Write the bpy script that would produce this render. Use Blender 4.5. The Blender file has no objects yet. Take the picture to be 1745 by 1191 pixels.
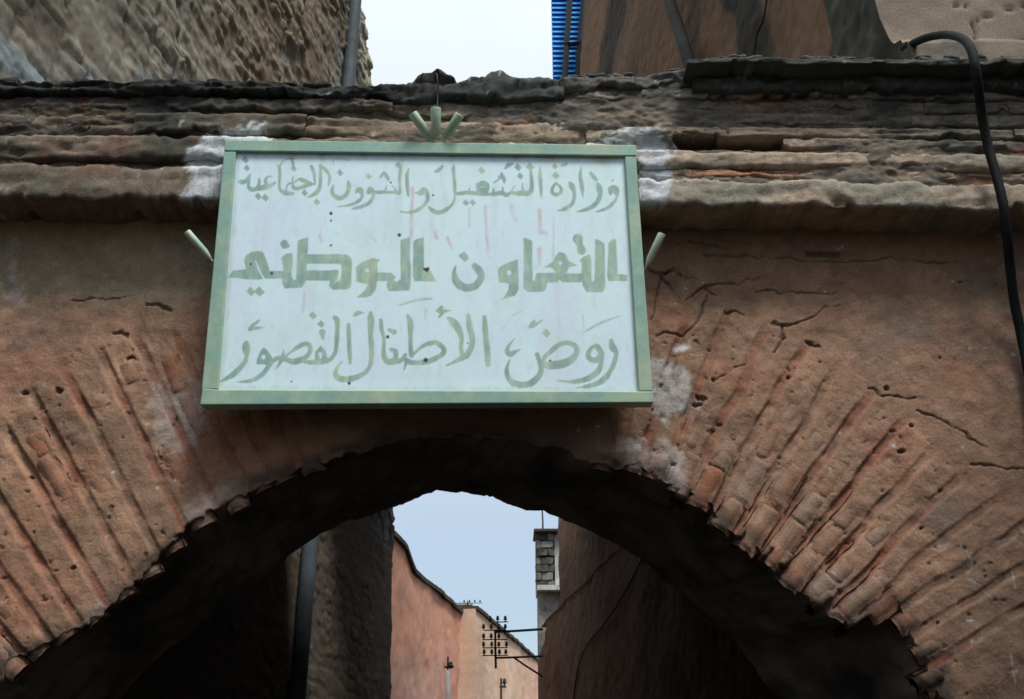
import bpy, math, random
import numpy as np
from mathutils import Vector

S = bpy.context.scene
COL = S.collection
R = math.radians
rng = np.random.default_rng(7)
random.seed(7)

# ------------------------------------------------------------ camera
PITCH = R(24.0); F = 1697.0; W, H = 1745.0, 1191.0
CAM = np.array([0.0, -4.0, 1.6])
cam = bpy.data.objects.new('camera', bpy.data.cameras.new('camera'))
COL.objects.link(cam); S.camera = cam
cam.location = CAM; cam.rotation_euler = (R(90) + PITCH, 0, 0)
cam.data.sensor_width = 36; cam.data.lens = F / W * 36
cam.data.clip_start = 0.05; cam.data.clip_end = 1000

# ------------------------------------------------------------ sky, sun, exposure
SUN_EL, SUN_AZ = R(60), R(30)          # high, behind the camera and a little to the right
wd = bpy.data.worlds.new('World'); S.world = wd; wd.use_nodes = True
nt = wd.node_tree; nt.nodes.clear()
def wn(t, **k):
    n = nt.nodes.new(t)
    for a, b in k.items(): setattr(n, a, b)
    return n
out = wn('ShaderNodeOutputWorld'); bg1 = wn('ShaderNodeBackground'); bg2 = wn('ShaderNodeBackground'); add = wn('ShaderNodeAddShader')
sky = wn('ShaderNodeTexSky', sky_type='NISHITA', sun_disc=False, sun_elevation=SUN_EL, sun_rotation=math.pi - SUN_AZ)
nt.links.new(sky.outputs[0], bg1.inputs[0]); bg1.inputs[1].default_value = 0.05*0.5 + 0.025
tc = wn('ShaderNodeTexCoord'); sep = wn('ShaderNodeSeparateXYZ'); nt.links.new(tc.outputs['Generated'], sep.inputs[0])
mr = wn('ShaderNodeMapRange'); nt.links.new(sep.outputs[2], mr.inputs[0])
mr.inputs[1].default_value = 0.0; mr.inputs[2].default_value = 1.0; mr.inputs[3].default_value = 0.0; mr.inputs[4].default_value = 0.54
mp = wn('ShaderNodeMapping'); mp.inputs['Scale'].default_value = (1, 1, 2.2); nt.links.new(tc.outputs['Generated'], mp.inputs[0])
nz = wn('ShaderNodeTexNoise'); nz.inputs['Scale'].default_value = 2.3; nz.inputs['Detail'].default_value = 5; nt.links.new(mp.outputs[0], nz.inputs['Vector'])
mr2 = wn('ShaderNodeMapRange'); nt.links.new(nz.outputs[0], mr2.inputs[0])
mr2.inputs[1].default_value = .3; mr2.inputs[2].default_value = .7; mr2.inputs[3].default_value = .86; mr2.inputs[4].default_value = 1.1
mu = wn('ShaderNodeMath', operation='MULTIPLY'); nt.links.new(mr.outputs[0], mu.inputs[0]); nt.links.new(mr2.outputs[0], mu.inputs[1])
bg2.inputs[0].default_value = (0.95, 0.97, 0.88, 1); nt.links.new(mu.outputs[0], bg2.inputs[1])
nt.links.new(bg1.outputs[0], add.inputs[0]); nt.links.new(bg2.outputs[0], add.inputs[1]); nt.links.new(add.outputs[0], out.inputs[0])

sl = bpy.data.lights.new('sun', 'SUN'); sun = bpy.data.objects.new('sun', sl); COL.objects.link(sun)
sl.energy = 1.5; sl.angle = R(16); sl.color = (1.0, 0.97, 0.93)
sd = Vector((math.sin(SUN_AZ) * math.cos(SUN_EL), -math.cos(SUN_AZ) * math.cos(SUN_EL), math.sin(SUN_EL)))
sun.rotation_euler = sd.to_track_quat('Z', 'Y').to_euler(); sun.location = (3, -10, 20)

S.render.engine = 'CYCLES'
S.view_settings.view_transform = 'Standard'; S.view_settings.look = 'None'
S.view_settings.exposure = 1.2; S.view_settings.gamma = 1; S.view_settings.use_curve_mapping = False
S.cycles.filter_width = 1.6

# ------------------------------------------------------------ projection helpers
cp, sp = math.cos(PITCH), math.sin(PITCH)
def ray(px, py):
    u = (np.asarray(px, float) - W/2) / F; v = (H/2 - np.asarray(py, float)) / F
    return np.stack([u, cp - v*sp, sp + v*cp], -1)
def onY(px, py, Y):
    d = ray(px, py); t = (Y - CAM[1]) / d[..., 1]
    return CAM + d * t[..., None]
def onP(px, py, P0, n):
    d = ray(px, py); n = np.asarray(n, float)
    t = ((np.asarray(P0) - CAM) @ n) / (d @ n)
    return CAM + d * t[..., None]
def proj(P):
    q = P - CAM; dep = q[..., 1]*cp + q[..., 2]*sp
    dep = np.where(np.abs(dep) < .05, .05, dep)
    return W/2 + F*q[..., 0]/dep, H/2 - F*(-q[..., 1]*sp + q[..., 2]*cp)/dep

# ------------------------------------------------------------ noise
TN = rng.random((64, 64, 64)).astype(np.float32)
def vn(P):
    P = np.asarray(P, float); i = np.floor(P).astype(int); f = P - i; u = f*f*(3-2*f); r = 0
    for a in (0, 1):
        wa = u[..., 0] if a else 1-u[..., 0]
        for b in (0, 1):
            wb = u[..., 1] if b else 1-u[..., 1]
            for c in (0, 1):
                wc = u[..., 2] if c else 1-u[..., 2]
                r = r + wa*wb*wc*TN[(i[..., 0]+a) & 63, (i[..., 1]+b) & 63, (i[..., 2]+c) & 63]
    return r
def fbm(P, f=1.0, o=4, off=0.0, sc=(1, 1, 1)):
    P = np.asarray(P, float)*np.array(sc)*f + off; a = 1.0; s = 0; t = 0
    for k in range(o):
        s = s + a*(vn(P*(2.03**k) + 17.3*k) - .5); t += a; a *= .5
    return 2*s/t        # about -1..1
def sm(a, b, x):
    t = np.clip((x-a)/(b-a), 0, 1); return t*t*(3-2*t)
def mix(a, b, t):
    return a*(1-t[..., None]) + np.asarray(b, float)*t[..., None]

def dist_seg(x, y, line, radius=False):
    """signed distance to a polyline of (x, y[, width])"""
    d = np.full(x.shape, 1e9)
    for p, q in zip(line[:-1], line[1:]):
        dx, dy = q[0]-p[0], q[1]-p[1]; L = dx*dx+dy*dy+1e-9
        t = np.clip(((x-p[0])*dx+(y-p[1])*dy)/L, 0, 1)
        r = (p[2]*(1-t)+q[2]*t)/2 if radius else 0
        d = np.minimum(d, np.hypot(x-p[0]-t*dx, y-p[1]-t*dy)-r)
    return d
def sd_poly(x, y, poly):
    d = dist_seg(x, y, list(poly)+[poly[0]]); ins = np.zeros(x.shape, bool)
    n = len(poly)
    for k in range(n):
        x0, y0 = poly[k][:2]; x1, y1 = poly[(k+1) % n][:2]
        if y0 == y1: continue
        c = ((y0 > y) != (y1 > y)) & (x < (x1-x0)*(y-y0)/(y1-y0)+x0)
        ins ^= c
    return np.where(ins, -d, d)
def catmull(pts, n=5):
    P = [np.array(p, float) for p in pts]; P = [2*P[0]-P[1]] + P + [2*P[-1]-P[-2]]; o = []
    for k in range(1, len(P)-2):
        for j in range(n):
            t = j/n
            o.append(.5*((2*P[k]) + (-P[k-1]+P[k+1])*t + (2*P[k-1]-5*P[k]+4*P[k+1]-P[k+2])*t*t + (-P[k-1]+3*P[k]-3*P[k+1]+P[k+2])*t**3))
    o.append(P[-2]); return o

# ------------------------------------------------------------ materials
def nodes_mat(name, rough=.9, spec=.25):
    m = bpy.data.materials.new(name); m.use_nodes = True
    b = m.node_tree.nodes['Principled BSDF']; b.inputs['Roughness'].default_value = rough
    b.inputs['Specular IOR Level'].default_value = spec
    return m, m.node_tree, b
def mat_noise(name, base=None, attr=False, c2=None, var=.25, scale=30, bump=.4, bdist=.01, bscale=60, rough=.95, metal=0, spec=.2, stretch=(1, 1, 1), rough2=None):
    m, t, b = nodes_mat(name, rough, spec); N = t.nodes; L = t.links
    tc = N.new('ShaderNodeTexCoord'); mp = N.new('ShaderNodeMapping'); mp.inputs['Scale'].default_value = stretch
    geo = N.new('ShaderNodeNewGeometry'); L.new(geo.outputs['Position'], mp.inputs[0])
    n1 = N.new('ShaderNodeTexNoise'); n1.inputs['Scale'].default_value = scale; n1.inputs['Detail'].default_value = 8; n1.inputs['Roughness'].default_value = .65
    L.new(mp.outputs[0], n1.inputs['Vector'])
    mr = N.new('ShaderNodeMapRange'); L.new(n1.outputs[0], mr.inputs[0])
    mr.inputs[1].default_value = .3; mr.inputs[2].default_value = .7; mr.inputs[3].default_value = 1-var; mr.inputs[4].default_value = 1+var
    vm = N.new('ShaderNodeVectorMath'); vm.operation = 'SCALE'
    if attr:
        at = N.new('ShaderNodeAttribute'); at.attribute_name = 'Col'; L.new(at.outputs['Color'], vm.inputs[0])
    elif c2 is not None:
        n2 = N.new('ShaderNodeTexNoise'); n2.inputs['Scale'].default_value = scale*.22; n2.inputs['Detail'].default_value = 6; L.new(mp.outputs[0], n2.inputs['Vector'])
        cr = N.new('ShaderNodeValToRGB'); cr.color_ramp.elements[0].position = .4; cr.color_ramp.elements[1].position = .62
        cr.color_ramp.elements[0].color = (*base, 1); cr.color_ramp.elements[1].color = (*c2, 1)
        L.new(n2.outputs[0], cr.inputs[0]); L.new(cr.outputs[0], vm.inputs[0])
    else: vm.inputs[0].default_value = base
    L.new(mr.outputs[0], vm.inputs['Scale']); L.new(vm.outputs[0], b.inputs['Base Color'])
    n3 = N.new('ShaderNodeTexNoise'); n3.inputs['Scale'].default_value = bscale; n3.inputs['Detail'].default_value = 10; n3.inputs['Roughness'].default_value = .7
    L.new(geo.outputs['Position'], n3.inputs['Vector'])
    bp = N.new('ShaderNodeBump'); bp.inputs['Strength'].default_value = bump; bp.inputs['Distance'].default_value = bdist
    L.new(n3.outputs[0], bp.inputs['Height']); L.new(bp.outputs[0], b.inputs['Normal'])
    b.inputs['Metallic'].default_value = metal
    return m
M_MASON = mat_noise('masonry', attr=True, var=.26, scale=110, bump=.7, bdist=.007, bscale=85)
M_FARW = mat_noise('far_render', attr=True, var=.10, scale=6, bump=.4, bdist=.02, bscale=14)
M_PANEL = mat_noise('painted_panel', attr=True, var=.035, scale=25, bump=.05, bdist=.002, bscale=30, rough=.55, spec=.35)
M_FRAME = mat_noise('green_frame_paint', base=(.26, .43, .36), c2=(.38, .50, .36), var=.13, scale=22, bump=.25, bdist=.003, rough=.6, spec=.35)
M_HOLDER = mat_noise('green_tube_paint', base=(.36, .48, .36), c2=(.50, .55, .42), var=.12, scale=40, bump=.2, bdist=.002, rough=.5, spec=.4)
M_HOSE = mat_noise('black_rubber', base=(.008, .009, .011), c2=(.016, .016, .016), var=.3, scale=40, bump=.25, bdist=.003, rough=.8, spec=.2)
M_PIPE = mat_noise('grey_pipe', base=(.10, .13, .155), c2=(.07, .085, .095), var=.2, scale=10, bump=.2, bdist=.004, rough=.7)
M_PIPE2 = mat_noise('dull_pipe', base=(.085, .09, .085), c2=(.055, .05, .045), var=.2, scale=10, bump=.2, bdist=.004, rough=.8)
M_BLUE = mat_noise('blue_paint', base=(.035, .30, .80), c2=(.05, .36, .84), var=.12, scale=9, bump=.15, bdist=.004, rough=.6)
M_IRON = mat_noise('dark_iron', base=(.03, .03, .03), var=.25, scale=30, bump=.2, bdist=.003, rough=.6)
M_COPING = mat_noise('dark_coping', base=(.055, .045, .033), c2=(.09, .07, .05), var=.3, scale=9, bump=.5, bdist=.02)
M_GROUND = mat_noise('packed_earth', base=(.040, .036, .032), c2=(.028, .026, .024), var=.25, scale=6, bump=.5, bdist=.03, bscale=12)
M_BLOCK = mat_noise('concrete_block', base=(.22, .22, .20), c2=(.12, .12, .11), var=.3, scale=14, bump=.5, bdist=.01)
M_PALE = mat_noise('pale_render', base=(.46, .48, .45), c2=(.32, .33, .31), var=.2, scale=9, bump=.4, bdist=.01)
M_SLAB = mat_noise('weathered_slab', base=(.10, .095, .08), c2=(.045, .045, .04), var=.35, scale=18, bump=.8, bdist=.015, bscale=30)

# ------------------------------------------------------------ object helpers
def tag(o, label=None, cat=None, group=None, kind=None):
    if label: o['label'] = label
    if cat: o['category'] = cat
    if group: o['group'] = group
    if kind: o['kind'] = kind
    return o
def thing(name, loc, label, cat, group=None):
    o = bpy.data.objects.new(name, None); COL.objects.link(o); o.location = loc; o.empty_display_size = .1
    return tag(o, label, cat, group)
def mesh(name, V, faces, mat, parent=None, cols=None, smooth=True):
    V = np.asarray(V, float).reshape(-1, 3)
    me = bpy.data.meshes.new(name)
    if isinstance(faces, np.ndarray):
        n = len(faces); k = faces.shape[1]
        me.vertices.add(len(V)); me.vertices.foreach_set('co', V.astype(np.float32).ravel())
        me.loops.add(n*k); me.loops.foreach_set('vertex_index', faces.astype(np.int32).ravel())
        me.polygons.add(n); me.polygons.foreach_set('loop_start', np.arange(0, n*k, k, dtype=np.int32))
        me.update(calc_edges=True)
    else:
        me.from_pydata([tuple(v) for v in V], [], faces)
    if smooth: me.polygons.foreach_set('use_smooth', np.ones(len(me.polygons), bool))
    if cols is not None:
        ca = me.color_attributes.new('Col', 'FLOAT_COLOR', 'POINT')
        c = np.ones((len(V), 4), np.float32); c[:, :3] = np.clip(cols.reshape(-1, 3), 0, 1); ca.data.foreach_set('color', c.ravel())
    me.materials.append(mat); me.update()
    o = bpy.data.objects.new(name, me); COL.objects.link(o)
    if parent is not None:
        o.parent = parent
        from mathutils import Matrix
        if parent.type == 'EMPTY': o.matrix_parent_inverse = Matrix.Translation(-parent.location)
    return o
def gridf(nu, nv, keep=None, flip=False):
    i = np.arange(nu*nv).reshape(nu, nv)
    q = np.stack([i[:-1, :-1], i[1:, :-1], i[1:, 1:], i[:-1, 1:]], -1).reshape(-1, 4)
    if flip: q = q[:, ::-1]
    return q if keep is None else q[keep.reshape(-1)]
def prism(pts, vec, bevel=0):
    """polygon pts extruded along vec -> V, faces"""
    n = len(pts); A = np.asarray(pts, float); B = A + np.asarray(vec, float)
    V = np.vstack([A, B]); fs = [tuple(range(n)), tuple(range(2*n-1, n-1, -1))]
    for k in range(n): fs.append((k, k+n, (k+1) % n + n, (k+1) % n))
    return V, fs
def tube(path, r, seg=10, rr=None, cap=True):
    P = np.asarray(path, float); n = len(P); V = []; fs = []
    T = np.gradient(P, axis=0); T /= np.linalg.norm(T, axis=1)[:, None]+1e-9
    ref = np.array([0, 0, 1.0]) if abs(T[0][2]) < .9 else np.array([1.0, 0, 0])
    u = np.cross(T[0], ref); u /= np.linalg.norm(u)
    for k in range(n):
        u = u - T[k]*(u@T[k]); u /= np.linalg.norm(u); v = np.cross(T[k], u)
        rad = r if rr is None else rr[k]
        for j in range(seg):
            a = 2*math.pi*j/seg; V.append(P[k]+rad*(math.cos(a)*u+math.sin(a)*v))
    for k in range(n-1):
        for j in range(seg):
            a, b = k*seg+j, k*seg+(j+1) % seg; fs.append((a, b, b+seg, a+seg))
    if cap: fs.append(tuple(range(seg-1, -1, -1))); fs.append(tuple(range((n-1)*seg, n*seg)))
    return np.array(V), fs
def boxv(c, s):
    c = np.array(c, float); s = np.array(s, float)/2
    V = [c+s*np.array([a, b, d]) for a in (-1, 1) for b in (-1, 1) for d in (-1, 1)]
    return np.array(V), [(0, 1, 3, 2), (4, 6, 7, 5), (0, 4, 5, 1), (2, 3, 7, 6), (0, 2, 6, 4), (1, 5, 7, 3)]

# ------------------------------------------------------------ the setting
V, fs = boxv((0, 40, -.25), (400, 400, .5)); g = mesh('ground', V, fs, M_GROUND, smooth=False); tag(g, kind='structure')

# ============================================================ ARCH WALL
FR = [(-60, 1520), (-50, 1300), (-20, 1191), (20, 1125), (60, 1108), (110, 1085), (150, 1060), (195, 1020), (240, 985), (285, 935), (330, 893), (370, 870), (410, 842), (450, 825), (500, 805), (545, 790), (590, 775), (620, 768), (660, 760), (740, 752), (820, 750), (900, 758), (960, 772), (1000, 790), (1050, 798), (1085, 795), (1120, 808), (1180, 845), (1215, 872), (1250, 905), (1290, 935), (1310, 965), (1350, 990), (1390, 1025), (1430, 1055), (1470, 1050), (1515, 1020), (1535, 1040), (1550, 1080), (1580, 1120), (1592, 1160), (1605, 1191), (1640, 1300), (1660, 1520)]
BK = [(80, 1520), (140, 1300), (205, 1191), (245, 1142), (300, 1097), (350, 1055), (400, 1022), (440, 992), (490, 950), (540, 912), (600, 886), (668, 864), (700, 855), (722, 843), (745, 838), (790, 839), (822, 846), (840, 848), (862, 860), (895, 869), (925, 872), (950, 884), (1010, 905), (1060, 935), (1100, 960), (1150, 1000), (1200, 1040), (1250, 1090), (1300, 1160), (1330, 1191), (1400, 1300), (1430, 1520)]
THK = .75
def resample(P, n):
    P = np.asarray(P, float); s = np.r_[0, np.cumsum(np.linalg.norm(np.diff(P, axis=0), axis=1))]
    t = np.linspace(0, s[-1], n); return np.stack([np.interp(t, s, P[:, k]) for k in range(P.shape[1])], -1)
def profile(px, Y, n, amp, seed):
    P = onY(np.array([p[0] for p in px]), np.array([p[1] for p in px]), Y)
    P = np.vstack([[P[0, 0], Y, 0.0], P, [P[-1, 0], Y, 0.0]])
    P = resample(P, n)
    T = np.gradient(P, axis=0); T /= np.linalg.norm(T, axis=1)[:, None]; N = np.stack([-T[:, 2], 0*T[:, 0], T[:, 0]], -1)
    s = np.arange(n)*.02
    nn = fbm(np.stack([s, s*0+seed, s*0], -1), 9, 4)*amp + fbm(np.stack([s, s*0+seed, s*0], -1), 45, 2)*amp*.45
    return P + N*nn[:, None]
NP = 560
PF = profile(FR, 0.0, NP, .038, 3.3)
PB = profile(BK, THK, NP, .014, 8.1)
ZTOP = float(onY(700, 150, -.2)[2]); print('ztop', ZTOP)

# --- colours of the plaster (weathering, stains, whitewash, and painted shade below the sign)
SMEAR = [([(322, 338), (330, 262), (352, 232), (400, 217), (445, 218), (440, 246), (390, 250), (372, 345)], 1.0),
         ([(985, 250), (1010, 222), (1060, 213), (1120, 226), (1152, 258), (1148, 305), (1100, 345), (1085, 346), (1083, 250)], 1.0),
         ([(1112, 700), (1108, 610), (1150, 620), (1190, 680), (1215, 705), (1185, 745), (1165, 735), (1150, 690), (1140, 735)], .55),
         ([(1045, 800), (1060, 765), (1130, 745), (1170, 770), (1160, 830), (1110, 815)], .4),
         ([(250, 690), (262, 655), (330, 665), (345, 720), (320, 790), (265, 770)], .3),
         ([(0, 410), (30, 400), (45, 440), (35, 520), (0, 530)], .3),
         ([(310, 865), (345, 830), (420, 815), (410, 850), (330, 890)], .25), ([(150, 1040), (240, 965), (240, 990), (150, 1062)], .3)]
CRACKS = [[(1100, 457, 5), (1125, 466, 9), (1145, 462, 6), (1160, 470, 3), (1195, 473, 3)],
          [(1128, 470, 8), (1138, 480, 6), (1148, 492, 3)], [(1128, 470, 7), (1120, 500, 4), (1112, 530, 6), (1110, 545, 3)],
          [(1160, 470, 3), (1150, 455, 3), (1135, 465, 4)], [(1168, 512, 3), (1190, 494, 6), (1205, 486, 12), (1222, 482, 5), (1262, 482, 3), (1272, 474, 2), (1300, 472, 1)],
          [(1205, 490, 10), (1220, 502, 4)], [(1205, 500, 3), (1196, 530, 8), (1186, 552, 5), (1165, 570, 8), (1130, 568, 4), (1115, 575, 4)],
          [(1290, 496, 2), (1320, 492, 3), (1330, 500, 3), (1370, 496, 3), (1425, 500, 1)],
          [(1318, 550, 12), (1332, 556, 10), (1345, 552, 8), (1365, 546, 3), (1390, 538, 3), (1405, 522, 3), (1445, 520, 1)],
          [(1332, 556, 8), (1336, 575, 9), (1322, 598, 6)], [(1150, 415, 2), (1175, 410, 5), (1200, 412, 4), (1230, 418, 2)],
          [(1195, 430, 3), (1240, 434, 5), (1300, 438, 2), (1360, 443, 3), (1440, 446, 3), (1520, 440, 2), (1590, 448, 4), (1640, 446, 1)],
          [(1575, 460, 2), (1577, 490, 1)], [(1225, 645, 4), (1250, 628, 3), (1270, 622, 1)], [(1240, 528, 6), (1270, 535, 2)],
          [(1375, 580, 6), (1398, 590, 4)], [(1560, 700, 2), (1610, 716, 4), (1660, 750, 5), (1680, 765, 2)], [(1480, 660, 2), (1500, 672, 3), (1560, 680, 2)],
          [(1655, 790, 4), (1700, 795, 6), (1745, 800, 3)], [(120, 508, 2), (170, 506, 3), (220, 504, 1)], [(250, 515, 10), (275, 522, 16), (290, 526, 6)],
          [(190, 565, 4), (205, 562, 8), (215, 572, 5)], [(268, 770, 3), (300, 805, 5), (320, 835, 2)], [(290, 790, 5), (312, 806, 4)],
          [(1120, 905, 1), (1125, 910, 1)]]
HOLES = [(1636, 481, 5), (1602, 610, 4), (1248, 746, 6), (1215, 648, 9), (1196, 680, 9), (1187, 690, 7), (1110, 700, 3), (1343, 642, 5), (1345, 700, 4), (1510, 662, 7), (1535, 770, 8), (1553, 725, 7), (1425, 885, 5),
         (1325, 830, 4), (1370, 915, 3), (40, 668, 9), (100, 665, 9), (220, 610, 9), (215, 645, 6), (75, 757, 5), (50, 812, 5), (102, 820, 4), (127, 968, 7), (1125, 1010, 3), (1595, 1060, 4), (1450, 1080, 3), (1570, 900, 5), (1680, 985, 4)]
GRAF = [[(1590, 935, 3), (1612, 926, 4), (1635, 930, 4), (1652, 945, 3), (1655, 962, 4), (1645, 985, 4), (1670, 1000, 3), (1688, 1020, 3), (1690, 1032, 3), (1680, 1045, 2)],
        [(1722, 960, 2), (1728, 1010, 3), (1735, 1030, 2)], [(1690, 925, 2), (1720, 918, 3), (1740, 912, 2)], [(1720, 1120, 3), (1728, 1170, 3)], [(1715, 1100, 2), (1722, 1130, 2)]]
def poly_mask(px, py, poly, soft=14, nz=0):
    x0 = min(p[0] for p in poly)-30; x1 = max(p[0] for p in poly)+30; y0 = min(p[1] for p in poly)-30; y1 = max(p[1] for p in poly)+30
    m = np.zeros(px.shape); k = (px > x0) & (px < x1) & (py > y0) & (py < y1)
    if k.any(): m[k] = 1-sm(-soft/2, soft/2, sd_poly(px[k], py[k], poly)+(nz[k] if not np.isscalar(nz) else nz))
    return m
def line_dist(px, py, line, pad=25):
    x0 = min(p[0] for p in line)-pad; x1 = max(p[0] for p in line)+pad; y0 = min(p[1] for p in line)-pad; y1 = max(p[1] for p in line)+pad
    d = np.full(px.shape, 99.0); k = (px > x0) & (px < x1) & (py > y0) & (py < y1)
    if k.any(): d[k] = dist_seg(px[k], py[k], line, True)
    return d
def plaster_colour(P, px, py):
    a = fbm(P, 1.6, 4, 3.0); b = fbm(P, 7, 4, 9.0); c = fbm(P, 28, 3, 5.0); e = fbm(P, 3.1, 3, 31.0)
    c0 = np.broadcast_to(np.array([.275, .170, .118]), P.shape).copy()
    c0 = mix(c0, (.215, .140, .096), sm(-.2, .5, a))
    c0 = mix(c0, (.35, .215, .145), sm(.05, .5, b)*.6)
    c0 = mix(c0, (.31, .15, .10), sm(.1, .5, e)*.5)
    # greyer, olive band of old plaster under the cornice on the left; browner towards the lower right
    c0 = mix(c0, (.31, .28, .195), (1-sm(480, 545, py+20*b))*(1-sm(330, 420, px))*.7)
    c0 = mix(c0, (.14, .125, .11), sm(.25, .6, fbm(P, 2.3, 4, 77.0))*.5)
    c0 = mix(c0, (.11, .085, .065), sm(1480, 1760, px)*sm(760, 1100, py)*.45)
    c0 = c0*(1+.24*c+.12*b)[..., None]*np.array([1.05, 1.03, .99])
    m = sm(575, 660, px+20*b)*(1-sm(960, 1040, px+20*a))*sm(700, 735, py+12*b)*(py < 830); c0 = mix(c0, (.075, .06, .05), m*.7)  # deepens the sign's shade by darkening the plaster colour below it
    nz = 20*b+12*c+14*e+30*fbm(P, 5, 3, 27.0)
    for poly, st in SMEAR:
        m = sm(.36, .70, poly_mask(px, py, poly, 46, nz)*.9+.45*c+.30*fbm(P, 60, 2, 2.0))*st*np.clip(.85+.8*c, .3, 1)
        c0 = mix(c0, (.52, .55, .56), m)
    for ln in GRAF: c0 = mix(c0, (.36, .37, .36), (1-sm(-1, 1.5, line_dist(px, py, ln)))*np.clip(.6+2*c, 0, .8))
    m = np.clip(1.2-np.hypot((px-1160)/13, (py-592)/9)+.5*c, 0, 1); c0 = mix(c0, (.68, .72, .72), m)
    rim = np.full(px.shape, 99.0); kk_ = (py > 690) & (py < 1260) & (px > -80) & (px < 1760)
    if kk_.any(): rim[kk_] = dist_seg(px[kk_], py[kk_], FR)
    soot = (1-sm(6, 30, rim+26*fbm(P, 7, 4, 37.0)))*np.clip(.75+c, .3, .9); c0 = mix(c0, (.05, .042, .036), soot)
    m = (1-sm(-3, 2, sd_poly(px, py, [(1371, 426), (1432, 428), (1432, 440), (1372, 438)]))); c0 = mix(c0, (.11, .065, .045), m)
    return c0
# --- radial brick courses of the arch, as (foot on the edge, outer end)
KR = [((1005, 790), (1035, 640)), ((1070, 795), (1120, 560)), ((1130, 805), (1235, 520)), ((1220, 880), (1385, 590)), ((1300, 948), (1500, 672)), ((1372, 1005), (1600, 760)), ((1452, 1050), (1700, 830)), ((1530, 1035), (1770, 890)), ((1562, 1100), (1800, 950)), ((1600, 1185), (1850, 1060))]
KL = [((560, 785), (545, 655)), ((490, 808), (430, 640)), ((430, 832), (300, 560)), ((340, 888), (190, 570)), ((250, 972), (75, 640)), ((150, 1060), (-40, 760)), ((60, 1108), (-140, 850)), ((0, 1150), (-200, 950))]
def courses(K, step):
    f = np.array([k[0] for k in K], float); e = np.array([k[1] for k in K], float)
    s = np.r_[0, np.cumsum(np.linalg.norm(np.diff((f+e)/2, axis=0), axis=1))]
    n = int(round(s[-1]/step)); t = (np.arange(n)+.5)/n*s[-1]; o = []
    for q in t:
        a = np.array([np.interp(q, s, f[:, 0]), np.interp(q, s, f[:, 1])]); b = np.array([np.interp(q, s, e[:, 0]), np.interp(q, s, e[:, 1])])
        o.append((a, b))
    return o
CR = courses(KR, 62); CL = courses(KL, 66)
# mask of the zone where courses show through the worn plaster
ZONE_R = [k[0] for k in KR] + [k[1] for k in KR][::-1]
ZONE_L = [k[0] for k in KL] + [k[1] for k in KL][::-1]
def course_mask(px, py, P):
    n = 25*fbm(P, 4, 3, 13.0)
    m = np.maximum(poly_mask(px, py, [(a-0, b+40) if i < len(KR) else (a, b) for i, (a, b) in enumerate(ZONE_R)], 50, n),
                   poly_mask(px, py, [(a, b+40) if i < len(KL) else (a, b) for i, (a, b) in enumerate(ZONE_L)], 50, n))
    return m
def groove(px, py, P):
    """0 on a course, 1 in the joint between two courses"""
    g = np.zeros(px.shape); wob = 7*fbm(P, 5, 3, 55.0)
    for CC in (CR, CL):
        for (a0, b0), (a1, b1) in zip(CC[:-1], CC[1:]):
            f = (a0+a1)/2; e = (b0+b1)/2
            d = dist_seg(px+wob, py+wob, [tuple(f), tuple(e)])
            g = np.maximum(g, 1-sm(4, 12, d))
    return g
def wall_disp(P, px, py):
    y = fbm(P, .9, 3, 1.0)*.03 + fbm(P, 5, 4, 2.0)*.009 + fbm(P, 22, 4, 4.0)*.005
    cm = course_mask(px, py, P); gr = groove(px, py, P)*cm
    br = np.clip(fbm(P, 9, 3, 21.0)+.35, 0, 1)
    y = y + gr*(.000+.019*br*sm(-.4, .2, fbm(P, 3, 3, 19.0))*.8) + cm*.001
    # pitted, finger-marked ridges of plaster
    y = y - cm*(1-gr)*(.006*np.clip(fbm(P, 13, 3, 61.0), -1, 1) + .006)
    col = plaster_colour(P, px, py)
    col = mix(col, (.26, .10, .065), gr*sm(-.4, .4, fbm(P, 6, 3, 91.0))*.75)
    col = mix(col, (.09, .06, .045), gr*sm(.2, .6, fbm(P, 11, 3, 71.0))*.6)
    wob = 3.5*fbm(P, 30, 2, 44.0)
    for ln in CRACKS:
        d = line_dist(px+wob*1.5, py-wob*1.3, [(a_, b_, c_*.5) for a_, b_, c_ in ln])+.9*np.clip(fbm(P, 13, 2, 12.0), -1, 1); m = 1-sm(-.9, 1.3, d)
        y = y + m*.011; col = mix(col, (.06, .045, .035), m*.6)
    for hx, hy, hr in HOLES:
        m = 1-sm(.5, 1.15, np.hypot(px-hx+2*wob+3*fbm(P, 24, 2, hx), (py-hy)*1.3+wob+3*fbm(P, 24, 2, hy))/(hr*.72))
        y = y + m*.020; col = mix(col, (.07, .05, .04), m*.7)
    pit = sm(.50, .66, fbm(P, 34, 3, 83.0))*(.12+.8*cm)
    y = y + pit*.008; col = mix(col, (.10, .07, .05), pit*.6)
    # spalled rough area right of the sign and rough edge by the opening
    return y, col

aw = thing('arch_wall', (0, 0, 0), 'old pink plastered brick wall pierced by a wide ragged arch, carrying the sign', 'wall')
xs = np.r_[np.linspace(-4.2, -2.35, 22)[:-1], np.linspace(-2.35, 2.35, 900), np.linspace(2.35, 4.2, 22)[1:]]
zs = np.r_[np.linspace(0, 1.75, 18)[:-1], np.linspace(1.75, 4.28, 480), np.linspace(4.28, ZTOP+.02, 14)[1:]]
GX, GZ = np.meshgrid(xs, zs, indexing='ij'); P = np.stack([GX, GX*0, GZ], -1)
poly = [(p[0], p[2]) for p in PF]
ins = np.zeros(GX.shape, bool)
for (x0, y0), (x1, y1) in zip(poly, poly[1:]+poly[:1]):
    if y0 == y1: continue
    kk = ((y0 > GZ) != (y1 > GZ)); ins ^= kk & (GX < (x1-x0)*(GZ-y0)/(y1-y0)+x0)
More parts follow.
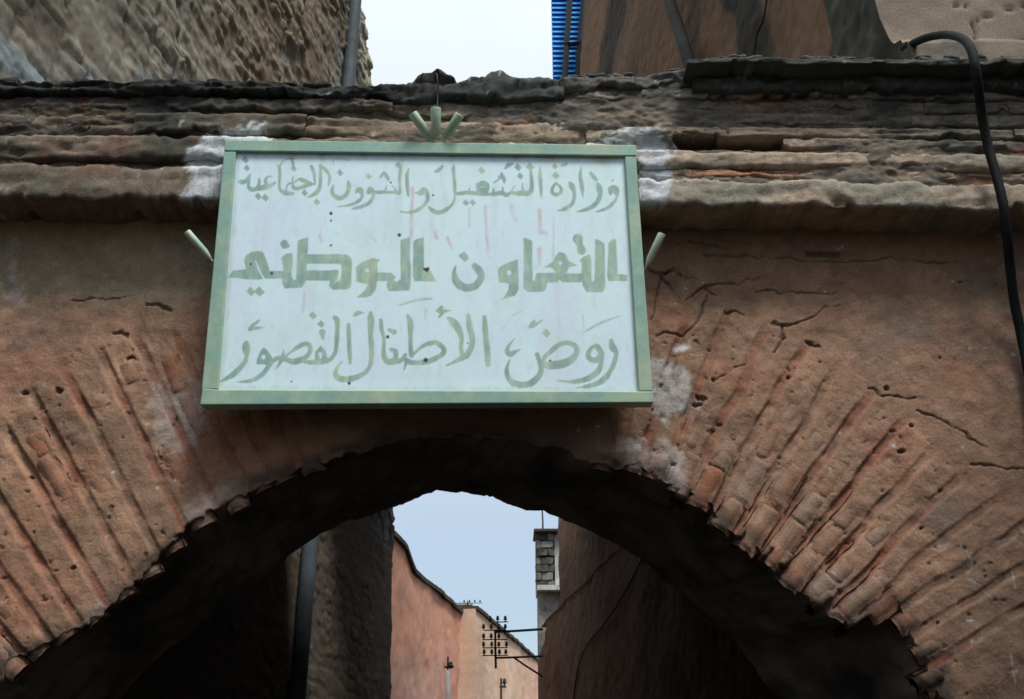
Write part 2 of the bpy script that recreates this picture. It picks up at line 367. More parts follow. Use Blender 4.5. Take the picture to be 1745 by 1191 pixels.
# vertices inside but with an outside neighbour are moved on to the edge
o = ~ins; nb = np.zeros_like(ins)
for dx in (-1, 0, 1):
    for dz in (-1, 0, 1):
        nb |= np.roll(np.roll(o, dx, 0), dz, 1)
edge = ins & nb; ii = np.argwhere(edge)
Q = P[edge]; PX = PF[:, [0, 2]]
best = np.zeros(len(Q), int)
for s0 in range(0, len(Q), 2000):
    d = ((Q[s0:s0+2000, None, [0, 2]] - PX[None])**2).sum(-1); best[s0:s0+2000] = d.argmin(1)
P[edge] = PF[best]
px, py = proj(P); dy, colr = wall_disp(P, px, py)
P[..., 1] += np.where(edge, dy*.3, dy)
ok = ~(ins & ~edge); keep = ok[:-1, :-1] & ok[1:, :-1] & ok[1:, 1:] & ok[:-1, 1:]
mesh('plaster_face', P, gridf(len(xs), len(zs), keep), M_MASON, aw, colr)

# --- dark underside of the arch
nd = 34; t = np.linspace(0, 1, nd)[:, None, None]
Sf = PF[None]*(1-t)+PB[None]*t
Sf[..., 1] = t[..., 0]*(THK)
am = np.sin(np.pi*np.clip(t[..., 0], 0, 1))**.5
T = np.gradient(PF, axis=0); T /= np.linalg.norm(T, axis=1)[:, None]; N = np.stack([-T[:, 2], 0*T[:, 0], T[:, 0]], -1)
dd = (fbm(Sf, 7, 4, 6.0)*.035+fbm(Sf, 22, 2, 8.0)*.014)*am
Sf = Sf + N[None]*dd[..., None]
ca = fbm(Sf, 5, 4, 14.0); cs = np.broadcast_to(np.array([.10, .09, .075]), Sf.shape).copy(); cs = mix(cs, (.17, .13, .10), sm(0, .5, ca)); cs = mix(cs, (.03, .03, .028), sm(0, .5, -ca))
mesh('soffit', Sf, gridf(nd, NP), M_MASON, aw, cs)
# --- rear face and top of the wall
top = PB.copy(); top[:, 2] = ZTOP; top[:, 0] = np.linspace(-4.2, 4.2, NP)
Bk = np.stack([PB, top], 0); cb = np.broadcast_to(np.array([.16, .11, .08]), Bk.shape)
mesh('rear_face', Bk, gridf(2, NP), M_MASON, aw, cb)
V, fs = boxv((0, (THK-.13)/2, ZTOP-.02), (8.4, THK+.13-.004, .06)); mesh('wall_top', V, fs, M_SLAB, aw, smooth=False)

# --- bricks of the arch ring, coated in worn plaster
def rock_box(A, B, wid, y_out, y_in, nu=12, nv=7, amp=.008, colf=None, seed=0.0, round_=.35):
    """box whose front runs from A to B (x,z points) with width wid, front at y_out, lumpy"""
    A = np.array(A); B = np.array(B); d = (B-A); L = np.linalg.norm(d); d /= L; n = np.array([-d[1], d[0]])
    nw = 5
    u = np.linspace(0, 1, nu); sect = []
    # cross-section: down one side, across the front, up the other side
    for v in np.linspace(0, 1, nv): sect.append((-1, v))
    for a in np.linspace(-1, 1, nw)[1:-1]: sect.append((a, 1))
    for v in np.linspace(1, 0, nv): sect.append((1, v))
    sect = np.array(sect)
    U, A2 = np.meshgrid(u, sect[:, 0], indexing='ij'); _, V2 = np.meshgrid(u, sect[:, 1], indexing='ij')
    endr = np.clip(np.minimum(U, 1-U)*L/.012, 0, 1)**.5
    cx = A[0]+d[0]*U*L + n[0]*A2*wid/2*(.93+.07*endr); cz = A[1]+d[1]*U*L + n[1]*A2*wid/2*(.93+.07*endr)
    edge_r = 1-round_*(np.abs(A2)**4)
    yy = y_in + (y_out-y_in)*V2*np.where(V2 > .9, edge_r, 1)*(.75+.25*endr)
    P = np.stack([cx, yy, cz], -1)
    P = P + np.stack([fbm(P, 14, 3, seed), fbm(P, 14, 3, seed+40), fbm(P, 14, 3, seed+80)], -1)*amp*1.6 + np.stack([fbm(P, 45, 2, seed+9)]*3, -1)*amp*.5
    ns = len(sect); F_ = [tuple(f) for f in gridf(nu, ns)]
    F_.append(tuple(range(ns-1, -1, -1))); F_.append(tuple(range((nu-1)*ns, nu*ns)))
    return P.reshape(-1, 3), F_
def xz(p, Y=0): q = onY(p[0], p[1], Y); return np.array([q[0], q[2]])
bn = 0
for CC, st in ((CR, 1), (CL, 0)):
    for ci, (a, b) in enumerate(CC):
        hid = (a[0] > 640 and a[0] < 960)
        Lpx = np.hypot(*(b-a)); k = 0; pos = -random.uniform(6, 16)
        while pos < Lpx*.80:
            ln = random.uniform(48, 92); e = min(pos+ln, Lpx*.86)
            dirv = (b-a)/Lpx; p0 = a+dirv*pos; p1 = a+dirv*e
            if e-pos < 20: break
            jig = np.array([random.uniform(-3, 3), random.uniform(-2, 2)])
            fade = pos/Lpx
            yo = -.0045*(1-fade)**1.3 + .004*fade + random.uniform(-.004, .003)
            w = .098*random.uniform(.88, 1.12)
            if random.random() < .12 and fade > .3: pos = e+3; continue
            A = xz(p0+jig); B = xz(p1+jig)
            V, fs = rock_box(A, B, w, yo, .05, amp=.0062, seed=bn*1.7, nu=18, nv=6, round_=.5)
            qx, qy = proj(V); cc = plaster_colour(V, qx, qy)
            rr_ = random.random()
            if rr_ < .10: cc = cc*np.array([1.05, .80, .72])
            elif rr_ < .3: cc = mix(cc, (.27, .23, .18), np.full(len(V), .4))
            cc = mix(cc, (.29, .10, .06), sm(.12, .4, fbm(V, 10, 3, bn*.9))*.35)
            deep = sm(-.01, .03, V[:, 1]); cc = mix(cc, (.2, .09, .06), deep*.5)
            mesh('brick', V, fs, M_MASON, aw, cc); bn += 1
            pos = e + random.uniform(-3, 3)
# ragged brick ends that hang below the edge of the arch
for (x, y, ang, l, w) in [(1445, 1045, -38, 42, .05), (1470, 1062, -38, 46, .035), (1310, 945, -52, 34, .045), (1328, 960, -48, 30, .05), (1395, 1022, -40, 40, .05), (1375, 1000, -42, 30, .04), (1225, 895, -55, 30, .05), (1255, 915, -50, 26, .05), (1165, 845, -60, 26, .05), (1490, 1030, -38, 40, .055),
                      (410, 862, -118, 30, .04), (350, 905, -122, 32, .05), (300, 945, -120, 30, .05), (255, 985, -125, 34, .055), (215, 1012, -128, 30, .05), (160, 1062, -128, 32, .05), (90, 1100, -130, 36, .055), (440, 848, -112, 26, .04), (520, 812, -105, 24, .045), (575, 790, -100, 22, .04), (1590, 1160, -30, 40, .06), (1572, 1115, -30, 40, .05)]:
    if x < 640 or random.random() < .4: continue
    ang += random.uniform(-9, 9); w *= random.uniform(.8, 1.5); dv = np.array([math.cos(R(ang)), math.sin(R(ang))]); c = np.array([x+random.uniform(-9, 9), y+random.uniform(-7, 1)])
    V, fs = rock_box(xz(c-dv*l*.4), xz(c+dv*l*.6), w, -.022, .22, amp=.008, seed=x*.1, nu=12, nv=5)
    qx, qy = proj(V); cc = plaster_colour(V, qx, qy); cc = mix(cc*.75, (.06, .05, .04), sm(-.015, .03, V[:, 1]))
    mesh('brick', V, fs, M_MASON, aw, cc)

# --- cornice
MOSS_AND_SHADE = (.035, .045, .04)
def cornice_colour(P, px, py, kind):
    a = fbm(P, 2.2, 4, 3.0, (.6, 1, 2)); b = fbm(P, 9, 4, 19.0, (.5, 1, 2)); c = fbm(P, 34, 3, 7.0)
    c0 = np.broadcast_to(np.array([.29, .225, .165]), P.shape).copy()
    c0 = mix(c0, (.20, .19, .15), sm(-.2, .4, a)); c0 = mix(c0, (.33, .26, .20), sm(.05, .45, b)*.5)
    c0 = mix(c0, (.23, .125, .085), sm(.25, .55, fbm(P, 4, 3, 88.0))*.6)
    if kind == 'brick': c0 = mix(c0, (.27, .12, .07), sm(-.3, .3, b)*.8)
    if kind == 'rough': c0 = mix(c0, (.10, .095, .085), sm(-.35, .25, b)*.75); c0 = mix(c0, (.24, .12, .07), sm(.3, .5, fbm(P, 7, 3, 48.0))*.7)
    if kind == 'crust_and_shade': c0 = mix(c0, MOSS_AND_SHADE, np.clip(.93+.3*c, 0, 1)); c0 = mix(c0, (.13, .14, .13), sm(.2, .6, c+.6*b)*.6)
    # lichen-black run-off that streaks down from the top, strongest left of the sign
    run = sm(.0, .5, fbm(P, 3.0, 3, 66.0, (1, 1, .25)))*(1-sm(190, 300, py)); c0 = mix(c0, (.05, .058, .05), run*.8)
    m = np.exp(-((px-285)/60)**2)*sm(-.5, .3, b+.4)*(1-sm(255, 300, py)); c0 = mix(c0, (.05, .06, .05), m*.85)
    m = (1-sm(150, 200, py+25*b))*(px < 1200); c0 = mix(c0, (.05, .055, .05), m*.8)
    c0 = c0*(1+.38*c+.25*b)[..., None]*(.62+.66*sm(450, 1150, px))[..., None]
    nz = 14*b+8*c+12*a+48*fbm(P, 4.5, 4, 27.0)
    for poly, st in SMEAR[:2]:
        m = sm(.34, .68, poly_mask(px, py, poly, 50, nz)*.95+.5*c+.35*fbm(P, 60, 2, 2.0))*st*np.clip(.9+.7*c, .3, 1); c0 = mix(c0, (.52, .56, .58), m)
    return c0
def strip(name, L, Yf, Yb, kind, amp=.010, rag=.010, step=.011, breaks=(.3, .75), seed=0.0, gap=.006):
    L = np.array(L, float); Pt = onY(L[:, 0], L[:, 1], Yf); Pb_ = onY(L[:, 0], L[:, 2], Yf)
    x0, x1 = Pt[0, 0], Pt[-1, 0]; cuts = [x0]
    while cuts[-1] < x1-breaks[0]*.6: cuts.append(min(x1, cuts[-1]+random.uniform(*breaks)*1.5))
    cuts[-1] = x1
    m = 9; sec = []
    for v in np.linspace(1, 0, 5)[:-1]: sec.append((-1, v))          # underside, front to back reversed below
    sec = [(-1, v) for v in np.linspace(0, 1, 6)] + [(a, 1) for a in np.linspace(-1, 1, m)[1:-1]] + [(1, v) for v in np.linspace(1, 0, 5)]
    sec = np.array(sec); ns = len(sec)
    for ca_, cb_ in zip(cuts[:-1], cuts[1:]):
        n = max(4, int((cb_-ca_)/step)); X = np.linspace(ca_-.003+gap*random.random()**4, cb_+.003-gap*random.random()**4, n)
        zt = np.interp(X, Pt[:, 0], Pt[:, 2]); zb = np.interp(X, Pb_[:, 0], Pb_[:, 2])
        q = np.stack([X, X*0, X*0], -1)
        hmn = float((zt-zb).mean()); zb = zb + np.clip(hmn*.55, 0, .026)*sm(.34, .42, fbm(q, 6.5, 2, seed+77))*(.5+.5*sm(-.2, .3, fbm(q, 40, 2, seed+78)))
        zt = zt - rag*np.clip(fbm(q, 9, 3, seed+5)+.1, 0, 1)*1.6 - rag*.5*fbm(q, 40, 2, seed+6)
        zb = zb + rag*np.clip(fbm(q, 12, 3, seed+15), 0, 1)*2.0 + rag*.5*fbm(q, 45, 2, seed+16)
        yo = random.uniform(-.008, .008); tilt = random.uniform(-.006, .006)
        XX, SA = np.meshgrid(X, sec[:, 0], indexing='ij'); _, SV = np.meshgrid(X, sec[:, 1], indexing='ij')
        h = (zt-zb)[:, None]; zc = ((zt+zb)/2)[:, None]; endr = np.clip(np.minimum(XX-X[0], X[-1]-XX)/.008, 0, 1)**.5
        Z = zc + SA*h/2*(.95+.05*endr)
        yf = Yf+yo + np.abs(SA)**9*min(.009, .2*float(h.mean())) + (1-endr)*.004
        Y = Yb + (yf-Yb)*SV; P = np.stack([XX, Y, Z], -1)
        fr = sm(.4, .95, SV)
        P[..., 1] += fr*(fbm(P, 5, 3, seed+1, (.6, 1, 1.5))*amp*.8 + fbm(P, 18, 4, seed+2, (.35, 1, 1.6))*amp*.9 + fbm(P, 45, 4, seed+3, (.6, 1, 1.4))*amp*.9)
        chip = sm(.35, .6, fbm(P, 7, 3, seed+30, (.5, 1, 1.5))); P[..., 1] += fr*chip*amp*2.2
        P[..., 2] += fbm(P, 15, 3, seed+4)*amp*.4
        lay = sm(.25, .45, fbm(P, 9, 3, seed+50, (.18, 1, 2.2))); P[..., 1] += fr*lay*amp*1.1
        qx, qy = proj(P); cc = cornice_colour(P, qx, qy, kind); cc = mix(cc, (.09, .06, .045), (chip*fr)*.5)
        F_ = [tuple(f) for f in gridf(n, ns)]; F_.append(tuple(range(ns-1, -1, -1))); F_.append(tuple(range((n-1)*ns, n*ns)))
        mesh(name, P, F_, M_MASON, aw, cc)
strip('cornice_block', [(-300, 128, 152), (0, 133, 156), (200, 137, 158), (400, 137, 156), (560, 142, 160), (640, 142, 165), (680, 134, 168), (715, 122, 170), (750, 112, 172), (790, 130, 171), (815, 126, 171), (850, 114, 172), (890, 131, 170), (920, 129, 168), (960, 131, 166)], -.235, .1, 'crust_and_shade', .024, .012, .009, (.25, .6), 1.0)
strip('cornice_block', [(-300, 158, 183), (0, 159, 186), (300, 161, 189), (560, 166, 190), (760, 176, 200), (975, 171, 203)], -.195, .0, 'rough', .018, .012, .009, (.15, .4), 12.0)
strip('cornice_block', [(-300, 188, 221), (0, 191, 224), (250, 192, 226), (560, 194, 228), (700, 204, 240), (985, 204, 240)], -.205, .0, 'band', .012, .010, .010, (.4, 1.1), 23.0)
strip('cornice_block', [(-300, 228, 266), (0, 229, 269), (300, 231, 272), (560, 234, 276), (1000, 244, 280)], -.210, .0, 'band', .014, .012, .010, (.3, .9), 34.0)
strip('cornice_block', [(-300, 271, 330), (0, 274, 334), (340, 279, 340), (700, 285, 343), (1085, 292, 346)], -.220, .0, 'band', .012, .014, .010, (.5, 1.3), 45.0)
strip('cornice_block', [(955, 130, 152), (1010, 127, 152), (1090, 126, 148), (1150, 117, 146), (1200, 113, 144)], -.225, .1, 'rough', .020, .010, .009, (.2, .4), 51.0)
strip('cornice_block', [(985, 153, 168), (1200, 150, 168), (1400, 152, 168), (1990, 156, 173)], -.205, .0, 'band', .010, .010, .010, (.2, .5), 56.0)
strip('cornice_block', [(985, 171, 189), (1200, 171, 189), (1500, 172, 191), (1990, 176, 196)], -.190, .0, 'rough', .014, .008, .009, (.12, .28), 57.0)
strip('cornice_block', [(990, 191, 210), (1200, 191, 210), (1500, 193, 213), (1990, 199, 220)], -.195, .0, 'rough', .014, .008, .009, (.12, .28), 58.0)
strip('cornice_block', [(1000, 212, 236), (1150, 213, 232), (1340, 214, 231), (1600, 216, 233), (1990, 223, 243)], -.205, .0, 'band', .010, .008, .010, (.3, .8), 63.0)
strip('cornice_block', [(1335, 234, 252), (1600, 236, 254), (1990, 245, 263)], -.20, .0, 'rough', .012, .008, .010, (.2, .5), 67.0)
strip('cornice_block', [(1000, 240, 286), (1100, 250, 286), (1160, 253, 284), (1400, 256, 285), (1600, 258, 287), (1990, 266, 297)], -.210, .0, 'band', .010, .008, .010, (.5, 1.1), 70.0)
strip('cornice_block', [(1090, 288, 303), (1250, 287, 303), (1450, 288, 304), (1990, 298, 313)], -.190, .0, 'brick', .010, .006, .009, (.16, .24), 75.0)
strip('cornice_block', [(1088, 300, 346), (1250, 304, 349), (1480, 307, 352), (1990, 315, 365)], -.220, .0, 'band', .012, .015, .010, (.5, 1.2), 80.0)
# rough mortar bed between and behind the courses
bx = np.linspace(-2.6, 2.6, 620); bt = onY(np.linspace(-420, 2160, 30), np.interp(np.linspace(-420, 2160, 30), [-420, 1100, 1250, 2160], [150, 150, 122, 122]), -.18); bb_ = onY(np.linspace(-420, 2160, 30), np.interp(np.linspace(-420, 2160, 30), [-420, 340, 1090, 2160], [318, 332, 338, 352]), -.18)
bv = np.linspace(0, 1, 110); zb_ = np.interp(bx, bb_[:, 0], bb_[:, 2]); zt_ = np.interp(bx, bt[:, 0], bt[:, 2])
P = np.stack([np.broadcast_to(bx[:, None], (620, 110)), np.full((620, 110), -.190), zb_[:, None]+(zt_-zb_)[:, None]*bv[None]], -1)
P[..., 1] += fbm(P, 3.5, 4, 5.0, (.5, 1, 1.4))*.040 + fbm(P, 14, 3, 15.0, (.6, 1, 1.4))*.022+fbm(P, 45, 2, 25.0)*.008
px, py = proj(P); gap_ = (1-sm(-4, 5, sd_poly(px, py+6*fbm(P, 8, 2), [(1148, 232), (1330, 236), (1352, 245), (1330, 253), (1160, 250)]))); P[..., 1] += gap_*.12
P[:, 0, 1] = -.10; P[:, -1, 1] = -.05
mesh('mortar_bed', P, gridf(620, 110), M_MASON, aw, mix(cornice_colour(P, px, py, 'rough')*.7, (.06, .05, .045), gap_*.7))
# solid core behind the courses
za = float(onY(700, 338, -.2)[2]); 
V, fs = boxv((0, -.035, (za+.012+ZTOP)/2), (8.4, .07, ZTOP-za-.012)); core = mesh('cornice_core', V, fs, M_SLAB, aw, smooth=False)
# overhanging slabs on the right
strip('coping_slab', [(1172, 101, 108), (1250, 97, 108), (1360, 98, 109), (1500, 98, 110), (1700, 99, 112), (1990, 102, 116)], -.345, .12, 'crust_and_shade', .010, .006, .012, (.5, .9), 95.0, .002)
strip('cornice_block', [(1180, 111, 150), (1400, 112, 151), (1700, 114, 152), (1990, 118, 156)], -.255, .05, 'crust_and_shade', .014, .012, .010, (.3, .8), 97.0)  # dark strip whose colour stands in for shade under the slab
# lumps of moss and mortar on top
for k in range(60):
    x = random.uniform(1020, 1900) if k % 2 else random.uniform(-100, 1100)
    if 600 < x < 985: continue
    y = np.interp(x, [-100, 0, 560, 640, 750, 800, 850, 960, 1100, 1180, 1250, 1900], [132, 136, 145, 142, 130, 137, 132, 133, 127, 112, 100, 103]); Yk = random.uniform(-.2, -.05) if x < 1180 else random.uniform(-.30, -.18)
    A = xz((x, y+random.uniform(2, 7)), Yk); s = random.uniform(.02, .06)
    V, fs = rock_box(A-np.array([s, 0]), A+np.array([s, 0]), random.uniform(.02, .045), Yk-.03, Yk+.06, amp=.014, seed=x*.3, nu=10)
    qx, qy = proj(V); cc = cornice_colour(V, qx, qy, 'crust_and_shade'); mesh('mortar_lump', V, fs, M_MASON, aw, cc)

# ============================================================ PLASTER WALL above the arch, right
uw = thing('upper_wall', (3, .3, ZTOP), 'pale cracked plaster wall rising behind the black hose, at the top right', 'wall')
Lx = onY(np.array([1478, 1492, 1500, 1508, 1520, 1532]), np.array([-60, 0, 25, 45, 72, 100]), .2)
zz = np.linspace(ZTOP-.1, 7.2, 110); tt = np.linspace(0, 1, 130)
xl = np.interp(zz, Lx[::-1, 2], Lx[::-1, 0]) + .02*fbm(np.stack([zz, zz*0, zz*0], -1), 6, 3)
P = np.stack([xl[None]+(4.6-xl[None])*tt[:, None], np.full((130, 110), .2), np.broadcast_to(zz, (130, 110))], -1)
px, py = proj(P); P[..., 1] += fbm(P, 2, 3, 3.0)*.02+fbm(P, 12, 3, 5.0)*.008
led = sm(74, 84, py+5*fbm(P, 6, 3, 2.0)); P[..., 1] -= led*.07; led2 = sm(88, 96, py+4*fbm(P, 7, 3, 12.0)); P[..., 1] -= led2*.05
cc = np.broadcast_to(np.array([.25, .20, .155]), P.shape).copy(); cc = mix(cc, (.19, .155, .12), sm(-.2, .5, fbm(P, 3, 4, 8.0))); cc = mix(cc, (.13, .12, .10), led*sm(-.2, .4, fbm(P, 8, 3, 28.0)))
for ln in [[(1655, 38, 2), (1660, 55, 5), (1664, 78, 3)], [(1660, 38, 3), (1672, 30, 3), (1690, 27, 2)], [(1690, 12, 2), (1720, 16, 3), (1760, 8, 2)], [(1628, 8, 8), (1632, 10, 7)], [(1642, 8, 3), (1648, 16, 2)], [(1725, 45, 2), (1732, 60, 2)], [(1540, 78, 3), (1600, 84, 2), (1640, 80, 3)], [(1690, 82, 3), (1760, 76, 3)]]:
    m = 1-sm(-1, 1.5, line_dist(px+3*fbm(P, 20, 2), py, ln)); P[..., 1] += m*.02; cc = mix(cc, (.06, .05, .04), m*.8)
mesh('wall', P, gridf(130, 110), M_MASON, uw, cc)
S2 = P[0][None]+np.linspace(0, 1, 40)[:, None, None]*np.array([-.02, .62, 0]); S2[..., 0] -= (fbm(S2, 4, 4, 3.0)*.05+fbm(S2, 16, 4, 7.0)*.03)*np.sin(np.linspace(0, np.pi, 40))[:, None]
ce = np.broadcast_to(np.array([.075, .075, .06]), S2.shape).copy(); ce = mix(ce, (.15, .145, .11), sm(.0, .5, fbm(S2, 7, 4, 5.0))); mesh('wall_end', S2, gridf(40, 110, flip=True), M_MASON, uw, ce)

# ============================================================ SIDE BUILDINGS of the alley
def side_wall(name, parent, x_of_s, edge_pts, s0, ztop, disp, colf, flip, nu=420, nv=520):
    """edge_pts: pixels of the far vertical edge, unprojected on the wall plane"""
    a, b = x_of_s                                   # X = a + b*s, s = distance from camera along Y
    P0 = np.array([a, CAM[1], 0.0]); n = np.array([1.0, -b, 0.0]); n /= np.linalg.norm(n)
    E = onP(np.array([p[0] for p in edge_pts], float), np.array([p[1] for p in edge_pts], float), P0, n)
    oz = np.argsort(E[:, 2]); ez = E[oz, 2]; es = E[oz, 1]-CAM[1]
    zz = np.linspace(0, 1, nv); zz = CAM[2]*0 + np.concatenate([np.linspace(0, 2.2, 12)[:-1], np.linspace(2.2, ztop, nv-11)])
    se = np.interp(zz, ez, es); 
    se = se + .05*fbm(np.stack([zz, zz*0, zz*0], -1), 3, 4)
    u = np.linspace(0, 1, nu)
    Sg = s0*(se[None]/s0)**u[:, None]
    P = np.stack([a+b*Sg, CAM[1]+Sg, np.broadcast_to(zz, Sg.shape)], -1)
    px, py = proj(P); d, c = disp(P, px, py), colf(P, px, py)
    P = P + n*d[..., None]
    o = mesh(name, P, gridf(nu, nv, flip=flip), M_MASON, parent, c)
    return P, n, P0
# left: rubble and earth wall
lb = thing('left_building', (-3, 2, 0), 'tall rough rubble and earth house wall on the left of the alley', 'building')
def stones(P, cw, ch, seed):
    y = P[..., 1]/cw + .35*fbm(P, 1.3, 3, seed); z = P[..., 2]/ch + .45*fbm(P, 1.6, 3, seed+9); iy = np.floor(y).astype(int); iz = np.floor(z).astype(int)
    f1 = np.full(y.shape, 9.0); f2 = f1.copy(); hh_ = np.zeros(y.shape)
    for a in (-1, 0, 1):
        for b in (-1, 0, 1):
            jy = iy+a; jz = iz+b; r1 = TN[jy & 63, jz & 63, 5]; r2 = TN[jy & 63, jz & 63, 11]; r3 = TN[jy & 63, jz & 63, 23]
            d = np.maximum(np.abs(y-jy-.2-.6*r1)*.9, np.abs(z-jz-.2-.6*r2))*.6+.4*np.hypot(y-jy-.2-.6*r1, z-jz-.2-.6*r2)
            n1 = d < f1; f2 = np.where(n1, f1, np.minimum(f2, d)); hh_ = np.where(n1, r3, hh_); f1 = np.where(n1, d, f1)
    return sm(.02, .16, f2-f1), hh_
def ld(P, px, py):
    sc = (1, .35, 1.6); r = fbm(P, 3.2, 4, 5.0, sc); q = fbm(P, 11, 3, 9.0, (1, .5, 1.3)); st = np.clip(fbm(P, 6.5, 2, 41.0, (1, .5, 1.5)), -.3, .5)
    hz = fbm(P, 5.5, 5, 71.0, (1, .35, 1.6))*.7; lo = sm(4.6, 5.4, P[..., 2]); rd_ = 1-np.abs(fbm(P, 8, 4, 33.0, (1, .4, 1.6)))*2; jm, sh_ = stones(P, .34, .15, 4.0); ex = sm(-.25, .25, fbm(P, .9, 3, 15.0)+.25*q); return (r*.04+q*.018+hz*.012+fbm(P, 22, 5, 3.0)*.022+ex*(jm*.035+(sh_-.5)*.05*jm))*(.3+.7*lo)*(.45+.55*sm(120, 380, px+60*r))
def lc(P, px, py):
    a = fbm(P, 1.1, 4, 3.0); b = fbm(P, 5, 4, 29.0, (1, .4, 1.3)); c = fbm(P, 17, 3, 7.0)
    c0 = np.broadcast_to(np.array([.22, .20, .16]), P.shape).copy()
    c0 = mix(c0, (.15, .13, .10), sm(-.1, .4, a)); c0 = mix(c0, (.28, .265, .22), sm(.15, .5, b)*.7); c0 = mix(c0, (.27, .33, .35), sm(.15, .45, fbm(P, 2.1, 3, 61.0, (1, .5, 1)))*.7)
    c0 = mix(c0, (.13, .105, .075), sm(.2, .6, -b)*.6)
    rt = sm(320, 450, px)*(1-sm(560, 575, px)); c0 = mix(c0, (.19, .14, .085), rt*.5*(py < 300))
    edge = sm(596, 606, px)*(py < 300); c0 = mix(c0, (.30, .28, .22), edge*sm(-.2, .3, b)*.8); c0 = mix(c0, (.42, .40, .32), sm(612, 618, px+((135-py)*.15))*(py < 300)*.9)
    jm, sh_ = stones(P, .34, .15, 4.0); ex = sm(-.25, .25, fbm(P, .9, 3, 15.0)); c0 = c0*(1+ex*(.55*(sh_-.5)))[..., None]; c0 = mix(c0, (.09, .075, .055), ex*(1-jm)*.7)
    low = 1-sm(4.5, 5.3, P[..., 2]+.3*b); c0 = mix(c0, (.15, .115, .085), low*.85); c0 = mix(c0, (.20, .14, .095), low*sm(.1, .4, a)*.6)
    return c0*(1+.3*c+.15*b)[..., None]
LA = (-3.96, .16)
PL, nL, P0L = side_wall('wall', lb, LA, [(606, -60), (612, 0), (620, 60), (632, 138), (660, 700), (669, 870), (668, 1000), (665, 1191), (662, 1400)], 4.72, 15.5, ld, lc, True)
endL = PL[-1]; Lr = np.stack([endL, endL+np.array([-2.2, .3, 0])], 0); mesh('end_wall', Lr, gridf(2, len(endL)), M_MASON, lb, np.broadcast_to(np.array([.2, .15, .11]), Lr.shape))
tp = PL[:, -1]; Lt = np.stack([tp, tp+np.array([-2.4, 0, 0])], 0); mesh('roof', Lt, gridf(2, len(tp)), M_MASON, lb, np.broadcast_to(np.array([.2, .15, .11]), Lt.shape))
# drainpipe down the left wall
sP = 10.6; xP = LA[0]+LA[1]*sP+.10
path = [(xP, CAM[1]+sP, z) for z in np.linspace(0, 15.2, 20)]
V, fs = tube(path, .085, 14); dp = mesh('drainpipe', V, fs, M_PIPE, lb)
for z in (4.9, 7.4, 13.6):
    V, fs = tube([(xP, CAM[1]+sP, z-.03), (xP, CAM[1]+sP, z+.03)], .097, 14); mesh('pipe_clip', V, fs, M_IRON, dp)

# right: brown dark-streaked wall
rb = thing('right_building', (2, 2, 0), 'tall brown dark-streaked house wall on the right of the alley, leaning grey pipe on it', 'building')
def rd(P, px, py): return -(fbm(P, 1.5, 4, 5.0)*.05+fbm(P, 9, 3, 9.0)*.015 + sm(1400, 1440, px)*(py < 200)*fbm(P, 8, 3, 3.0)*.06)
def rc(P, px, py):
    a = fbm(P, 1.2, 4, 3.0, (1, 1, .5)); b = fbm(P, 6, 4, 29.0); c = fbm(P, 18, 3, 7.0)
    c0 = np.broadcast_to(np.array([.25, .145, .085]), P.shape).copy()
    c0 = mix(c0, (.19, .125, .085), sm(-.2, .4, a)); c0 = mix(c0, (.28, .15, .08), sm(.1, .5, b)*.4)
    up = (py < 300)
    wob = 6*b
    m = (1-sm(-4, 6, dist_seg(px+wob, py, [(1055, -20, 32), (1045, 40, 24), (1035, 90, 22), (1028, 140, 16)], True)))*up; c0 = mix(c0, (.06, .05, .042), m*.9)
    m = (1-sm(-6, 8, dist_seg(px+wob, py, [(1240, -30, 60), (1278, 20, 52), (1285, 100, 50)], True)))*up; c0 = mix(c0, (.05, .048, .042), m*.9)
    m = (1-sm(-4, 6, dist_seg(px+wob, py, [(1180, -30, 24), (1185, 60, 20), (1200, 120, 16)], True)))*up; c0 = mix(c0, (.085, .065, .05), m*.7)
    m = sm(1405, 1440, px+2*wob)*up; c0 = mix(c0, (.06, .062, .05), m*.9); m = sm(.1, .4, b)*sm(1410, 1450, px)*up; c0 = mix(c0, (.12, .12, .09), m*.6)
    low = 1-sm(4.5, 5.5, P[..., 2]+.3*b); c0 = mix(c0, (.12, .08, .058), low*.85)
    return c0*(1+.22*c)[..., None]
RA = (2.85, -.136)
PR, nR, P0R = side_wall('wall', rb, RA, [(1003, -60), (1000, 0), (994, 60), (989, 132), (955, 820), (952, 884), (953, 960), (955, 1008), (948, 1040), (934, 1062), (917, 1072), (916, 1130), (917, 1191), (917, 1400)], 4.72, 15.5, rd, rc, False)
endR = PR[-1]; Lr = np.stack([endR, endR+np.array([2.2, .3, 0])], 0); mesh('end_wall', Lr, gridf(2, len(endR), flip=True), M_MASON, rb, np.broadcast_to(np.array([.15, .10, .07]), Lr.shape))
tp = PR[:, -1]; Lt = np.stack([tp, tp+np.array([2.4, 0, 0])], 0); mesh('roof', Lt, gridf(2, len(tp), flip=True), M_MASON, rb, np.broadcast_to(np.array([.15, .1, .07]), Lt.shape))
# leaning pipe and cable, standing off the wall surface
def on_right(pts, off=.0):
    q = onP(np.array([p[0] for p in pts], float), np.array([p[1] for p in pts], float), P0R-nR*off, nR); return q
V, fs = tube(resample(on_right([(1122, -90), (1140, 0), (1157, 50), (1176, 112), (1190, 160)], .14), 14), .062, 12); mesh('drainpipe', V, fs, M_PIPE2, rb)
V, fs = tube(resample(np.array(catmull(on_right([(1100, 940), (1088, 965), (1062, 1015), (1030, 1062), (1000, 1100), (985, 1140), (978, 1191), (976, 1260)], .03), 5)), 40), .009, 8); mesh('cable', V, fs, M_HOSE, rb)
V, fs = tube(resample(np.array(catmull(on_right([(1310, -30), (1302, 30), (1290, 60), (1284, 110)], .03), 5)), 20), .007, 8); mesh('cable', V, fs, M_HOSE, rb)

